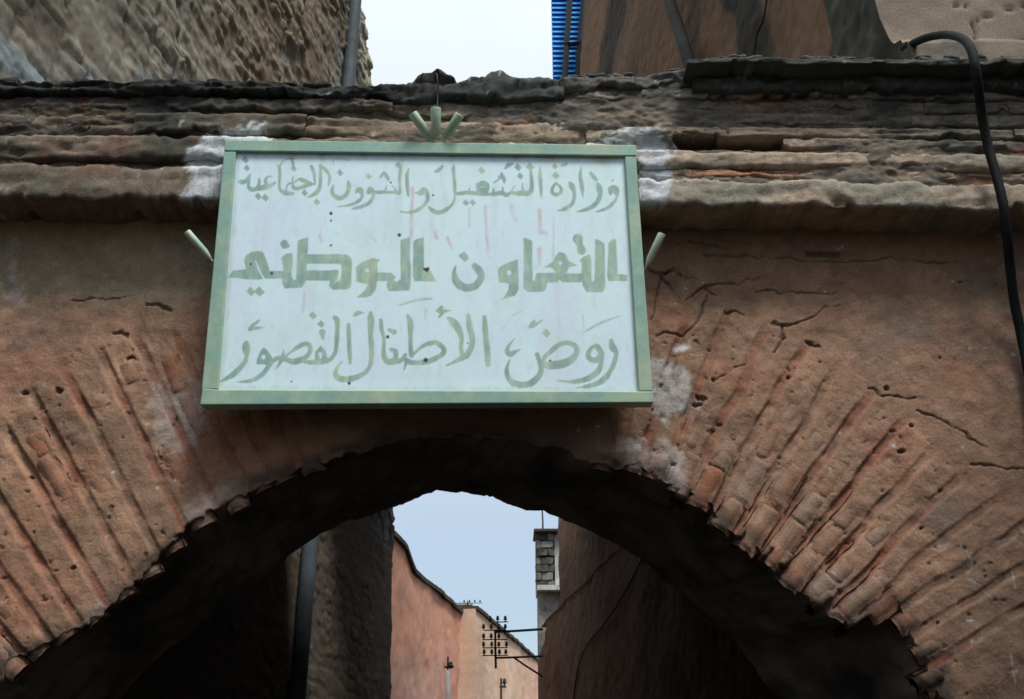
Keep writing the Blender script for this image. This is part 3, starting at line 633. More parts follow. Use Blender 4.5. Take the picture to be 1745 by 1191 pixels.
# unseen flat roof right behind the arch, added to darken the alley below
ps = thing('added_shade_roof', (0, 1, 4.5), 'unseen flat roof of poles and earth, added to shade the alley behind the arch', 'roof')
s_a, s_b = 4.77, 9.9
pl = [(LA[0]+LA[1]*s_a-.2, s_a), (RA[0]+RA[1]*s_a+.2, s_a), (RA[0]+RA[1]*s_b+.2, s_b), (LA[0]+LA[1]*s_b-.2, s_b)]
V, fs = prism([(x, CAM[1]+y, 4.56) for x, y in pl], (0, 0, .10)); mesh('shade_slab', V, fs, M_SLAB, ps, smooth=False)
for k in range(13):
    y = s_a+.2+k*.39; V, fs = tube([(LA[0]+LA[1]*y-.1, CAM[1]+y, 4.50), (RA[0]+RA[1]*y+.1, CAM[1]+y, 4.50)], .055, 8); mesh('shade_roof_pole', V, fs, M_COPING, ps)

s_c, s_d = 10.72, 13.9  # further added slab, out of view, keeps light off the walls beneath
pl = [(LA[0]+LA[1]*s_c-.2, s_c), (RA[0]+RA[1]*s_c+.2, s_c), (RA[0]+RA[1]*s_d+.2, s_d), (LA[0]+LA[1]*s_d-.2, s_d)]
V, fs = prism([(x, CAM[1]+y, 5.66) for x, y in pl], (0, 0, .10)); mesh('shade_slab', V, fs, M_SLAB, ps, smooth=False)
# the street goes on behind the camera between two plain house fronts
for sx, lab in ((-1, 'plain earthen house front on the left of the street before the arch'), (1, 'plain earthen house front on the right of the street before the arch')):
    hf = thing('house_front', (sx*3.1, -6, 0), lab, 'building')
    yy, z_ = np.meshgrid(np.linspace(-16, -.02, 60), np.linspace(0, 6.4, 40), indexing='ij'); P = np.stack([np.full(yy.shape, sx*3.1), yy, z_], -1); P[..., 0] += fbm(P, 1.5, 4, 3.0)*.06
    cc = np.broadcast_to(np.array([.12, .09, .07]), P.shape)*(1+.2*fbm(P, 1.2, 4, 9.0))[..., None]; mesh('wall', P, gridf(60, 40, flip=(sx > 0)), M_MASON, hf, cc)
    T_ = np.stack([P[:, -1], P[:, -1]+np.array([sx*3., 0, 0]), P[:, 0]+np.array([sx*3., 0, 0])], 0); mesh('roof', T_, gridf(3, 60, flip=(sx < 0)), M_MASON, hf, np.full((3, 60, 3), .2))

# ============================================================ BLUE SHUTTER
sS = 13.6; YS = CAM[1]+sS
bs = thing('slatted_shutter', onY(970, 140, YS), 'bright blue horizontally slatted shutter screen at the edge of the brown wall', 'shutter')
c0_, c1_ = onY(942, 140, YS), onY(1012, 140, YS); z0 = onY(942, 175, YS)[2]; z1 = onY(942, -40, YS)[2]
V, fs = boxv(((c0_[0]+c1_[0])/2, YS+.08, (z0+z1)/2), (c1_[0]-c0_[0]-.02, .05, z1-z0)); mesh('backing_board', V, fs, M_BLUE, bs, smooth=False)
nsl = 26; first = None
hh = (z1-z0)/nsl
for k in range(nsl):
    z = z0+hh*(k+.5); w = c1_[0]-c0_[0]
    sec = np.array([(c0_[0], YS+.045, z+hh*.48), (c0_[0], YS+.0, z-hh*.40), (c0_[0], YS+.014, z-hh*.46), (c0_[0], YS+.052, z+hh*.40)])
    V, fs = prism(sec, (w, 0, 0)); mesh('slat', V, fs, M_BLUE, bs, smooth=False)
for pts in ([(974, -40), (971, 0), (966, 70), (962, 150)], [(997, -40), (995, 0), (988, 75), (983, 150)], [(990, 70), (994, 150)]):
    q = onY(np.array([p[0] for p in pts], float), np.array([p[1] for p in pts], float), YS-.16); V, fs = tube(q, .05, 4); mesh('frame_bar', V, fs, M_IRON, bs, smooth=False)
q = onY(np.array([962., 991.]), np.array([76., 74.]), YS-.16); V, fs = tube(q, .055, 4); mesh('frame_bar', V, fs, M_IRON, bs, smooth=False)

# ============================================================ SIGN
TILT = R(4.4); nS = np.array([0, -math.cos(TILT), -math.sin(TILT)])
zS = float(onY(730, 240, -.30)[2]); PS = np.array([0, -.30, zS])
sg = thing('sign_board', onP(730, 240, PS, nS), 'white hand painted metal sign with green Arabic lettering and green frame, above the arch', 'sign')
oTL, oTR, oBR, oBL = (383, 238), (1084, 247), (1114, 686), (341, 690)
iTL, iTR, iBR, iBL = (402, 257), (1065, 265), (1089, 667), (371, 664)
def sgp(p, off=0.0): return onP(p[0], p[1], PS, nS) + nS*off
def lerp(a, b, t): return (a[0]+(b[0]-a[0])*t, a[1]+(b[1]-a[1])*t)
def bar(quad, off, depth):
    pts = [sgp(p, off) for p in quad]; V, fs = prism(pts, -nS*depth); o = mesh('frame_bar', V, fs, M_FRAME, sg, smooth=False)
    b = o.modifiers.new('bevel', 'BEVEL'); b.width = .004; b.segments = 2; return o
bar([oTL, oTR, (1084.5, 265.5), (402, 257), (381.5, 257)], .001, .075)
bar([(345, 662), (371, 664), (1089, 667), (1112.5, 667), oBR, oBL], .003, .078)
bar([(381.5, 258), (401.5, 258), (371, 663), (343.5, 663)], 0, .075)
bar([(1065, 266.5), (1084, 266.5), (1112, 666), (1089, 666)], 0, .075)
V, fs = prism([sgp(p, -.03) for p in ((385, 240), (1082, 249), (1111, 684), (344, 688))], -nS*.05); mesh('sign_box', V, fs, M_FRAME, sg, smooth=False)

# --- lettering traced as brush strokes; tiles are (x0, y0, scale)
STR = []   # (kind, points in photo pixels, tone)
def tile(x0, y0, s):
    def add(pts, tone=0.0, smooth=True):
        q = [(x0+a/s, y0+b/s, w/s) for a, b, w in pts]
        if smooth and len(q) > 2: q = [tuple(v) for v in catmull(q, 4)]
        STR.append(('s', q, tone))
    def dot(x, y, r, tone=0.0):
        q = [(x0+(x+a)/s, y0+(y+b)/s) for a, b in ((-r, 0), (-.1*r, -1.05*r), (r, .1*r), (.15*r, 1.05*r))]; STR.append(('p', q, tone))
    def pol(pts, tone=0.0): STR.append(('p', [(x0+a/s, y0+b/s) for a, b in pts], tone))
    def hole(x, y, r): STR.append(('h', (x0+x/s, y0+y/s, r/s), 0))
    return add, dot, pol, hole
A, D, Pg, Ho = tile(400, 260, 8.725)
D(155, 105, 52); D(180, 230, 46)
A([(60, 430, 30), (110, 435, 70), (170, 420, 55), (215, 330, 22)]); A([(235, 320, 25), (215, 400, 32), (205, 500, 45), (250, 550, 60), (330, 530, 60), (360, 460, 40), (362, 385, 22)])
A([(330, 535, 60), (420, 520, 70), (500, 500, 70), (560, 475, 50), (605, 440, 22)]); A([(555, 355, 18), (490, 360, 28), (460, 410, 42), (470, 480, 50)])
D(345, 650, 50); D(455, 670, 52)
A([(640, 190, 20), (665, 240, 40), (670, 350, 35), (665, 480, 35), (685, 560, 52), (760, 600, 70), (850, 610, 50), (885, 600, 12)], .6)
A([(670, 200, 25), (700, 150, 18), (760, 100, 15), (840, 85, 18), (885, 92, 14)]); A([(850, 95, 40), (862, 160, 38), (870, 200, 40)]); D(878, 235, 46)
A([(770, 580, 22), (770, 510, 26), (810, 460, 26), (860, 450, 26), (862, 390, 26), (875, 350, 12)])
A([(860, 480, 40), (880, 525, 48), (950, 530, 48), (1050, 495, 50), (1110, 475, 50), (1170, 465, 25)]); A([(895, 440, 18), (950, 395, 35), (1010, 410, 55), (1080, 440, 62), (1130, 465, 50)])
D(1040, 600, 46); A([(1140, 205, 40), (1175, 290, 50), (1190, 400, 32), (1195, 480, 18)])
A([(1270, 185, 22), (1275, 350, 50), (1270, 480, 50), (1240, 570, 60), (1180, 620, 50), (1085, 665, 16)], .3); A([(1275, 205, 44), (1340, 245, 52), (1400, 320, 42), (1410, 400, 40), (1393, 485, 16)], .3)
D(1222, 735, 50, .5); A([(1470, 485, 18), (1450, 560, 45), (1470, 630, 56), (1560, 680, 66), (1640, 640, 62), (1690, 560, 52), (1700, 490, 74), (1680, 425, 20)], .4)
D(1568, 300, 48); A([(1465, 185, 14), (1470, 100, 14), (1560, 85, 14), (1700, 115, 20)], -.9)
A, D, Pg, Ho = tile(560, 260, 8.725)
A([(405, 590, 30), (430, 550, 60), (470, 560, 90), (492, 600, 56), (498, 650, 42), (460, 710, 46), (370, 760, 40), (260, 790, 26), (135, 802, 8)])
A([(590, 590, 50), (620, 550, 84), (665, 610, 52), (650, 680, 45), (600, 750, 50), (500, 800, 50), (400, 825, 35), (345, 834, 8)], .3)
D(592, 352, 48, .6); A([(760, 385, 10), (820, 305, 44), (870, 360, 54), (892, 415, 24)])
A([(690, 590, 50), (780, 590, 52), (900, 590, 42), (1000, 590, 46), (1055, 590, 62), (1060, 500, 36), (1055, 350, 42), (1070, 250, 42), (1060, 210, 40)], .3); D(1040, 185, 52)
A([(840, 575, 24), (865, 485, 14)]); A([(1000, 560, 34), (950, 490, 10)]); A([(1195, 240, 14), (1165, 330, 52), (1170, 450, 52), (1180, 560, 52), (1187, 645, 22)], .2)
A([(1300, 600, 20), (1370, 595, 84), (1430, 560, 84), (1465, 640, 58), (1465, 710, 52), (1400, 800, 52), (1300, 865, 46), (1180, 890, 36), (1065, 876, 10)], .2)
A([(1580, 285, 18), (1640, 260, 54), (1692, 205, 36)], .6)
A, D, Pg, Ho = tile(720, 260, 8.725)
A([(468, 175, 14), (460, 250, 52), (475, 400, 40), (480, 550, 46), (480, 650, 32), (460, 740, 36), (400, 810, 42), (330, 860, 60), (240, 890, 66), (150, 860, 58), (95, 805, 16)], .4)
A([(515, 610, 46), (620, 600, 50), (700, 595, 60), (820, 610, 62), (940, 610, 62), (1000, 620, 42), (1090, 610, 62), (1180, 600, 56), (1250, 630, 50), (1320, 595, 44), (1400, 610, 62), (1500, 600, 80), (1590, 600, 74), (1622, 520, 62), (1622, 400, 52), (1610, 280, 36)])
A([(820, 480, 62), (890, 462, 82), (950, 480, 72), (930, 560, 96), (850, 560, 84), (820, 500, 50)], -.1); A([(690, 575, 34), (702, 515, 8)]); A([(1050, 590, 34), (1062, 525, 10)]); A([(1190, 590, 36), (1195, 515, 10)]); A([(1305, 600, 28), (1368, 495, 14)]); A([(1492, 570, 44), (1484, 455, 12)])
D(878, 265, 54); A([(1172, 300, 10), (1182, 340, 46), (1212, 400, 54), (1218, 450, 14)]); A([(1062, 446, 26), (1110, 415, 26), (1150, 370, 22)])
A([(1230, 235, 30), (1270, 190, 60), (1335, 165, 36)]); D(1420, 215, 54, .2); D(1452, 350, 46, .3); D(1600, 212, 64); D(645, 745, 46); D(745, 740, 48, .4)
A, D, Pg, Ho = tile(880, 260, 8.725)
A([(358, 205, 12), (350, 330, 52), (360, 480, 46), (366, 600, 36), (371, 668, 10)], .5)
A([(590, 450, 24), (540, 520, 42), (530, 590, 46), (590, 625, 52), (660, 590, 52), (655, 520, 38), (590, 452, 30)], .2)
D(570, 205, 44, .3); D(587, 335, 54); A([(675, 195, 36), (730, 170, 46), (768, 164, 8)])
A([(788, 440, 20), (828, 500, 84), (855, 570, 52), (860, 650, 44), (840, 740, 50), (770, 810, 56), (700, 845, 50), (610, 862, 10)])
A([(967, 205, 10), (950, 330, 46), (965, 450, 56), (980, 560, 46), (991, 668, 10)], .2); A([(1108, 305, 44), (1150, 360, 66), (1185, 405, 50)])
A([(1205, 455, 36), (1230, 520, 90), (1245, 620, 68), (1210, 720, 66), (1130, 800, 62), (1010, 855, 48), (900, 878, 10)], -.2)
A([(1400, 600, 56), (1400, 540, 70), (1460, 545, 116), (1490, 600, 74), (1495, 660, 38), (1440, 750, 50), (1340, 830, 46), (1185, 882, 8)], -.2); D(1430, 415, 16, -.4)
A, D, Pg, Ho = tile(380, 390, 8.725)
Pg([(75, 720), (150, 620), (345, 600), (315, 460), (335, 400), (420, 345), (520, 330), (590, 345), (625, 420), (690, 600), (645, 728), (605, 715), (545, 590), (490, 470), (472, 470), (530, 620), (585, 740), (480, 757)], -.3)
Pg([(680, 625), (905, 625), (905, 742), (620, 737)], -.1)
Pg([(870, 430), (930, 375), (1030, 358), (1040, 500), (1015, 700), (1050, 760), (1090, 750), (1112, 180), (1190, 145), (1272, 122), (1250, 400), (1235, 750), (1180, 872), (920, 882), (880, 800), (885, 730), (900, 600)], -.1)
Pg([(848, 222), (895, 165), (940, 168), (993, 258), (950, 292), (890, 292)], -.4); D(415, 930, 68); D(540, 932, 72)
Pg([(1240, 380), (1750, 375), (1750, 515), (1240, 517)], -.2); Pg([(1225, 615), (1640, 620), (1640, 770), (1225, 762)], -.3)
A, D, Pg, Ho = tile(560, 390, 8.725)
Pg([(0, 378), (260, 380), (330, 430), (350, 500), (325, 860), (290, 897), (60, 902), (10, 850), (60, 780), (150, 780), (188, 700), (192, 540), (160, 515), (0, 512)], .2)
Pg([(0, 620), (130, 608), (152, 640), (130, 760), (60, 850), (10, 850), (20, 770), (0, 762)], .6)
Pg([(408, 570), (500, 490), (660, 436), (755, 462), (722, 500), (722, 760), (700, 900), (630, 990), (560, 1017), (425, 1017), (540, 920), (580, 822), (413, 785)], .7); Ho(575, 620, 30)
Pg([(700, 648), (930, 650), (1002, 722), (960, 772), (700, 777)], -.3); Pg([(868, 780), (960, 750), (1010, 790), (1075, 750), (1070, 170), (1205, 118), (1212, 912), (900, 927), (868, 850)], .2)
Pg([(1262, 185), (1330, 145), (1412, 128), (1412, 570), (1400, 776), (1270, 776), (1255, 700)], -.4); Pg([(1400, 600), (1500, 600), (1592, 778), (1395, 778)], .9)
A([(1090, 1135, 14), (1250, 1070, 22), (1400, 1040, 26), (1535, 1030, 8)], -.6)
A, D, Pg, Ho = tile(740, 390, 8.725)
A([(322, 548, 14), (298, 650, 62), (320, 760, 108), (400, 850, 118), (500, 875, 108), (600, 850, 108), (670, 780, 92), (700, 700, 104), (668, 620, 112), (600, 555, 92)], -.1)
Pg([(362, 400), (440, 338), (482, 370), (514, 440), (460, 492), (420, 460)], .5)
Pg([(943, 600), (1000, 550), (1100, 500), (1243, 456), (1252, 900), (1200, 990), (1015, 1048), (1110, 900), (1110, 810), (960, 792)], .5); Ho(1115, 650, 36)
A, D, Pg, Ho = tile(890, 390, 8.725)
Pg([(18, 138), (60, 138), (142, 180), (150, 600), (155, 760), (180, 780), (210, 658), (500, 653), (570, 700), (640, 663), (895, 663), (905, 792), (600, 792), (545, 740), (520, 792), (370, 797), (345, 900), (300, 932), (80, 937), (22, 880)], 0)
Pg([(325, 572), (450, 490), (540, 343), (640, 370), (690, 470), (815, 547), (700, 570), (660, 640), (600, 700), (530, 690), (500, 640), (430, 570)], .4); Ho(565, 510, 26)
A([(830, 150, 150), (850, 230, 90), (880, 318, 130)], -.2, False)
Pg([(853, 470), (900, 420), (1000, 376), (1022, 450), (1030, 770), (1055, 800), (1080, 760), (1088, 158), (1140, 168), (1217, 220), (1237, 860), (1200, 942), (960, 937), (900, 850), (885, 700), (885, 500)], 0)
Pg([(1285, 220), (1330, 153), (1392, 153), (1417, 670), (1572, 690), (1562, 772), (1285, 772), (1262, 700)], .6)
A, D, Pg, Ho = tile(365, 520, 8.215)
A([(447, 495, 10), (447, 590, 112), (452, 700, 58), (430, 790, 60), (370, 870, 72), (290, 950, 80), (200, 1010, 58), (60, 1082, 8)], -.2)
A([(628, 212, 20), (565, 265, 46), (510, 325, 50)], .4); A([(490, 340, 36), (600, 320, 44), (700, 314, 6)])
Pg([(595, 822), (608, 740), (650, 640), (690, 596), (740, 630), (815, 740), (825, 800), (740, 832)], -.3); Ho(690, 725, 32); A([(810, 780, 62), (760, 860, 60), (690, 950, 66), (600, 1020, 60), (480, 1065, 46), (310, 1075, 8)], -.3)
A([(810, 790, 60), (880, 745, 60), (960, 745, 72), (1020, 765, 72), (1100, 790, 80), (1200, 770, 80), (1290, 720, 62), (1345, 640, 62), (1335, 565, 62), (1270, 540, 60), (1180, 580, 54), (1100, 635, 40), (1000, 720, 28)], -.1); A([(975, 620, 12), (968, 700, 52)]); A([(935, 780, 46), (875, 880, 20)])
A([(1265, 790, 44), (1370, 800, 62), (1470, 800, 62), (1600, 772, 60), (1650, 735, 50)], .4); Pg([(1405, 770), (1420, 650), (1490, 564), (1565, 640), (1585, 760), (1500, 795)], -.2); Ho(1485, 685, 27); Ho(1490, 725, 20)
D(1498, 265, 50); A([(1515, 380, 92), (1522, 480, 26)], -.2, False); D(1383, 142, 52, .8)
A, D, Pg, Ho = tile(545, 500, 7.22)
A([(180, 295, 40), (215, 335, 62), (215, 450, 50), (205, 600, 50), (198, 700, 50), (150, 790, 42), (60, 840, 46), (0, 852, 46)], .4)
A([(352, 385, 40), (355, 470, 55), (362, 600, 45), (370, 750, 50), (375, 862, 30)], .5)
A([(625, 238, 36), (628, 320, 82), (625, 480, 62), (637, 650, 60), (632, 830, 56), (600, 930, 46), (500, 1010, 60), (380, 1050, 70), (250, 1050, 70), (190, 990, 60), (220, 900, 34), (275, 835, 10)], .3)
A([(430, 268, 42), (470, 240, 52), (545, 240, 8)]); A([(752, 325, 42), (760, 430, 46), (785, 560, 40), (785, 700, 46), (792, 780, 62), (840, 840, 72), (920, 832, 80), (1000, 820, 52), (1052, 755, 36)], .4); A([(880, 690, 50), (930, 720, 62), (932, 790, 60)], .3); A([(850, 445, 34), (912, 475, 64)], .1, False)
A([(1085, 270, 36), (1115, 360, 76), (1115, 500, 50), (1115, 650, 46), (1130, 760, 60)], .4); A([(1060, 820, 60), (1130, 850, 60), (1250, 850, 60), (1350, 830, 60), (1440, 790, 60)], .3); A([(1062, 850, 34), (1038, 935, 20)]); A([(1140, 760, 30), (1250, 660, 40), (1350, 610, 46), (1440, 600, 50)], .3)
A([(975, 142, 8), (1150, 95, 22), (1385, 65, 12)], -.5)
A, D, Pg, Ho = tile(680, 500, 7.22)
A([(370, 622, 46), (450, 605, 52), (520, 650, 56), (555, 695, 56), (530, 750, 56), (450, 800, 60), (370, 835, 60)], .5)
Pg([(447, 210), (520, 148), (548, 158), (532, 190), (645, 210), (560, 240), (490, 302), (478, 292), (503, 250)], 0)
A([(608, 305, 40), (670, 360, 92), (730, 440, 82), (765, 540, 56), (765, 680, 50), (790, 770, 60)], .5); A([(850, 268, 48), (865, 380, 72), (890, 500, 72), (898, 600, 62), (870, 700, 70), (820, 770, 70), (720, 822, 50), (585, 888, 10)], .4); A([(1050, 288, 40), (1055, 380, 66), (1070, 550, 66), (1085, 700, 72), (1095, 872, 66)], .5)
A, D, Pg, Ho = tile(850, 520, 7.93)
A([(148, 735, 10), (110, 850, 45), (120, 960, 62), (200, 1050, 86), (320, 1080, 86), (440, 1050, 86), (540, 960, 76), (575, 860, 70), (545, 750, 60), (518, 665, 56)], -.1)
A([(600, 740, 42), (640, 680, 56), (740, 590, 62), (850, 520, 60), (950, 510, 60), (1040, 560, 72), (1055, 640, 74), (1000, 720, 92), (900, 780, 110), (760, 810, 110), (640, 810, 92), (600, 770, 60)], -.1)
D(640, 378, 60, .3); A([(425, 288, 52), (460, 250, 60), (492, 200, 10)]); A([(470, 282, 40), (530, 240, 30), (600, 196, 8)]); A([(210, 455, 8), (140, 540, 36), (110, 620, 60), (160, 662, 70), (220, 630, 45), (290, 596, 8)])
A([(1320, 540, 40), (1240, 590, 50), (1205, 680, 62), (1260, 740, 72), (1340, 730, 80), (1380, 650, 80), (1330, 560, 72)], .2); A([(1385, 700, 64), (1370, 830, 66), (1300, 930, 80), (1180, 1000, 70), (1000, 1035, 50), (790, 1018, 8)], .2)
A([(1518, 475, 48), (1540, 570, 92), (1588, 640, 62), (1565, 760, 60), (1500, 900, 60), (1400, 1020, 76), (1250, 1085, 60), (1050, 1118, 8)], 0)
A([(1125, 378, 10), (1300, 280, 30), (1450, 210, 30), (1655, 138, 8)], -.5)
PINK = [[(703, 320, 5), (700, 400, 4), (698, 490, 3)], [(520, 480, 3), (519, 505, 5), (516, 532, 4)], [(827, 352, 5), (829, 400, 5), (834, 438, 6)], [(872, 352, 8), (878, 374, 6)], [(737, 380, 6), (744, 405, 6)], [(919, 358, 6), (921, 395, 8), (930, 398, 5)], [(762, 405, 4), (770, 424, 3)],
        [(600, 410, 3), (612, 400, 3), (632, 400, 3), (640, 412, 3)], [(919, 425, 8), (920, 452, 5)], [(993, 538, 4), (995, 560, 3)], [(800, 352, 3), (800, 385, 4)], [(858, 560, 2), (870, 540, 2), (900, 522, 3)], [(545, 402, 7), (548, 412, 5)], [(944, 370, 3), (943, 440, 3)], [(726, 528, 3), (724, 545, 2)]]
SPOTS = [(564, 363.5, 3), (564, 376, 1.8), (564, 418, 2), (680.5, 400.5, 3.2), (463, 465.5, 2.6), (427, 450, 2), (660.6, 574, 3), (725.5, 613.5, 4), (595, 653, 2.8), (937.5, 614.5, 2), (797, 584.5, 1.4), (666, 311, 1.8), (738, 332.5, 1.8), (496.5, 650, 1.6), (850, 300, 1), (1085, 495, 1.5)]
nu, nv = 620, 400
uu, vv = np.meshgrid(np.linspace(0, 1, nu), np.linspace(0, 1, nv), indexing='ij')
cTL, cTR, cBR, cBL = [sgp(p, -.016) for p in ((398, 253), (1069, 261), (1093, 671), (367, 668))]
P = (cTL*(1-uu)[..., None]+cTR*uu[..., None])*(1-vv)[..., None]+(cBL*(1-uu)[..., None]+cBR*uu[..., None])*vv[..., None]
px, py = proj(P)
b1 = fbm(P, 14, 3, 3.0); b2 = fbm(P, 60, 3, 8.0, (1, 1, .3)); b3 = fbm(P, 3, 3, 6.0)
pc = np.broadcast_to(np.array([.71, .92, .98]), P.shape).copy()
pc = mix(pc, (.68, .83, .96), sm(-.1, .5, b3)*.7); pc = mix(pc, (.72, .94, .95), sm(0, .5, -b3)*.6)
pc = mix(pc, (.55, .60, .62), sm(.25, .6, b2)*.22); pc = mix(pc, (.69, .79, .90), sm(.0, .5, fbm(P, 5, 4, 51.0, (1, 1, .5)))*.5); pc = mix(pc, (.64, .86, .84), sm(.1, .5, fbm(P, 6, 3, 81.0))*.4)
st_ = sm(.1, .6, fbm(P, 26, 3, 14.0, (1, 1, .07))); pc = mix(pc, (.47, .47, .42), st_*.28*(.35+.65*(1-sm(262, 420, py))))
edg = np.minimum(np.minimum(uu, 1-uu)*720, np.minimum(vv, 1-vv)*410); pc = mix(pc, (.42, .44, .38), (1-sm(5, 16, edg+5*b2))*.45)
for ln in PINK: pc = mix(pc, (.66, .38, .44), (1-sm(-1.5, 2.0, line_dist(px, py, ln)+2*b2))*np.clip(.38+.8*b1, .05, .6))
cov = np.zeros(px.shape); tone = np.zeros(px.shape)
for kind, q, tn in STR:
    if kind == 'h':
        d = np.hypot(px-q[0], py-q[1])-q[2]; m = 1-sm(-.6, .8, d); cov = cov*(1-m*.85); continue
    xa = min(v[0] for v in q)-12; xb = max(v[0] for v in q)+12; ya = min(v[1] for v in q)-12; yb = max(v[1] for v in q)+12
    k = (px > xa) & (px < xb) & (py > ya) & (py < yb)
    d = dist_seg(px[k], py[k], q, True) if kind == 's' else sd_poly(px[k], py[k], q)
    m = 1-sm(-1.0, .9, d+.8*b2[k]-.3)
    c_ = cov[k]; t_ = tone[k]; tone[k] = t_*(1-m)+tn*m; cov[k] = np.maximum(c_, m*(1.0 if tn > -.45 else .6))
g1 = np.array([.26, .43, .37]); g2 = np.array([.42, .55, .39])
tt = np.clip(.28+.55*tone+.95*b1+.35*b2, 0, 1); green = g1*(1-tt[..., None])+g2*tt[..., None]; green = green*(1+.28*b2)[..., None]
cov = cov*np.clip(.93+.35*np.clip(-fbm(P, 18, 4, 63.0), -1, 0), .6, .95)
pc = pc*(1-cov[..., None])+green*cov[..., None]
for sx, sy, sr in SPOTS: pc = mix(pc, (.04, .04, .035), 1-sm(.6, 1.3, np.hypot(px-sx, py-sy)/sr))
pc = mix(pc, (.05, .035, .015), 1-sm(-1, 1, sd_poly(px, py, [(720, 457), (732, 455), (731, 460), (728, 464), (722, 460)])))
for rx, rw in [(498, 10), (548, 8), (942, 5), (1022, 14), (880, 10), (620, 6), (770, 8), (930, 14)]:
    dt = py-(256.5+(rx-400)*.0128); m = np.exp(-((px-rx)/rw)**2)*np.exp(-np.clip(dt, 0, 99)/5.0); pc = mix(pc, (.30, .13, .035), np.clip(m*1.1*(1+b2), 0, .85))
for rx, ry, rw in [(1028, 275, 10), (1040, 270, 8), (947, 300, 7), (650, 300, 5)]: pc = mix(pc, (.50, .45, .20), np.exp(-((px-rx)/rw)**2-((py-ry)/(rw*.6))**2)*.45)
mesh('panel', P, gridf(nu, nv, flip=True), M_PANEL, sg, pc)

# --- flag holders: tapered green tubes welded to the frame
for tip, end in (((359, 441), (323, 402)), ((1101, 455), (1126, 405)), ((733, 233), (704, 202)), ((742, 237), (744, 192)), ((757, 235), (785, 204))):
    a = sgp(tip, -.01); b = sgp(end, .045); d = b-a; L = np.linalg.norm(d)
    top3 = tip[1] < 300; r = .0215 if top3 else .0165
    if tip == (742, 237): r = .0225
    ts = [0, .16, .3, 1.0, 1.0, .96]; rs = [.005, .55*r, r, r*1.0, r*.78, r*.70]
    path = [a+d*q for q in (0, .12, .26, .62, .985)]; rs = [.004, .6*r, .97*r, r, r]
    V, fs = tube(path, r, 16, rs, cap=True); o = mesh('flag_holder', V, fs, M_HOLDER, sg)
    bb = o.modifiers.new('bevel', 'BEVEL'); bb.width = .003; bb.segments = 2; bb.limit_method = 'ANGLE'
    c = sgp(lerp(tip, (730, 460), .02), -.01); V, fs = tube([a+d*.03, a-d*.05, c-nS*.01], .004, 6); mesh('stem', V, fs, M_HOLDER, o)

# ============================================================ BLACK HOSE
hs = [(1540, 84, .16), (1556, 74, .08), (1580, 64, -.05), (1612, 59, -.2), (1640, 66, -.36), (1655, 84, -.455), (1662, 115, -.47), (1667, 150, -.42), (1674, 200, -.33), (1684, 250, -.285), (1698, 300, -.28), (1710, 350, -.275), (1716, 400, -.23), (1721, 450, -.16), (1728, 510, -.10), (1740, 570, -.06), (1755, 650, -.05), (1765, 760, -.05), (1770, 900, -.05), (1772, 1150, -.05)]
q = np.array([onY(a, b, c) for a, b, c in hs]); q = resample(np.array(catmull(q, 6)), 110)
V, fs = tube(q, .0205, 12); h = mesh('hose', V, fs, M_HOSE); tag(h, 'thick black rubber hose looping over the wall top and down its right side', 'hose')
# thin wire dropping from the crest to the flag holders
q = np.array([onY(743, 124, -.2), onY(745, 131, -.27), onY(746, 160, -.25), onY(745, 190, -.26), onY(744, 236, -.28)]); V, fs = tube(resample(np.array(catmull(q, 5)), 24), .0035, 6)
h = mesh('wire', V, fs, M_IRON); tag(h, 'thin dark wire hanging down the cornice above the middle of the sign', 'wire')

# ============================================================ FAR ALLEY (seen through the arch)
def far_wall(name, label, P0, ang, top, left, right, colf, depth=.35, nz_=120):
    dirv = np.array([math.sin(ang), math.cos(ang), 0]); n = np.array([math.cos(ang), -math.sin(ang), 0])
    E = onP(np.array([p[0] for p in top], float), np.array([p[1] for p in top], float), P0, n)
    t = (E-P0) @ dirv; tt = np.linspace(t[0], t[-1], 150); zt = np.interp(tt, t, E[:, 2])
    th = thing(name, P0*np.array([1, 1, 0]), label, 'wall')
    v = np.linspace(0, 1, nz_)
    P = P0[None, None]*np.array([1, 1, 0]) + dirv*tt[:, None, None]
    P = np.broadcast_to(P, (150, nz_, 3)).copy(); P[..., 2] = zt[:, None]*v[None]
    d = fbm(P, 1.2, 3, 2.0)*.05+fbm(P, 7, 3, 3.0)*.012; P += n*d[..., None]
    qx, qy = proj(P); mesh('wall', P, gridf(150, nz_, flip=False), M_FARW, th, colf(P, qx, qy))
    B = P[:, -1]-n*depth; mesh('rear_wall', np.stack([P[:, -1], B, B*np.array([1, 1, 0])], 0), gridf(3, 150), M_FARW, th, np.full((3, 150, 3), .3))
    # near end return
    Rn = np.stack([P[0], P[0]-n*depth], 0); mesh('return_face', Rn, gridf(2, nz_, flip=False), M_FARW, th, colf(Rn, *proj(Rn))*.9)
    # coping of short tiles
    k = 0; seg = np.linspace(t[0], t[-1], int((t[-1]-t[0])/.42)+1)
    for a, b in zip(seg[:-1], seg[1:]):
        q = np.linspace(a, b-.01, 3); z = np.interp(q, t, E[:, 2]); c = P0*np.array([1, 1, 0])+dirv*q[:, None]; c[:, 2] = z+.02+random.uniform(-.012, .012)
        V = []; 
        for cc in c:
            for (o_, h_) in ((.07, -.04), (.07, .035), (-.3, .05), (-.3, -.04)): V.append(cc+n*o_+np.array([0, 0, h_]))
        F_ = [tuple(f) for f in np.vstack([np.array([[i*4+j, i*4+(j+1) % 4, (i+1)*4+(j+1) % 4, (i+1)*4+j] for j in range(4)]) for i in range(2)])]+[(3, 2, 1, 0), (8, 9, 10, 11)]
        mesh('coping_tile', V, F_, M_COPING, th, smooth=False)
    return th, n, dirv
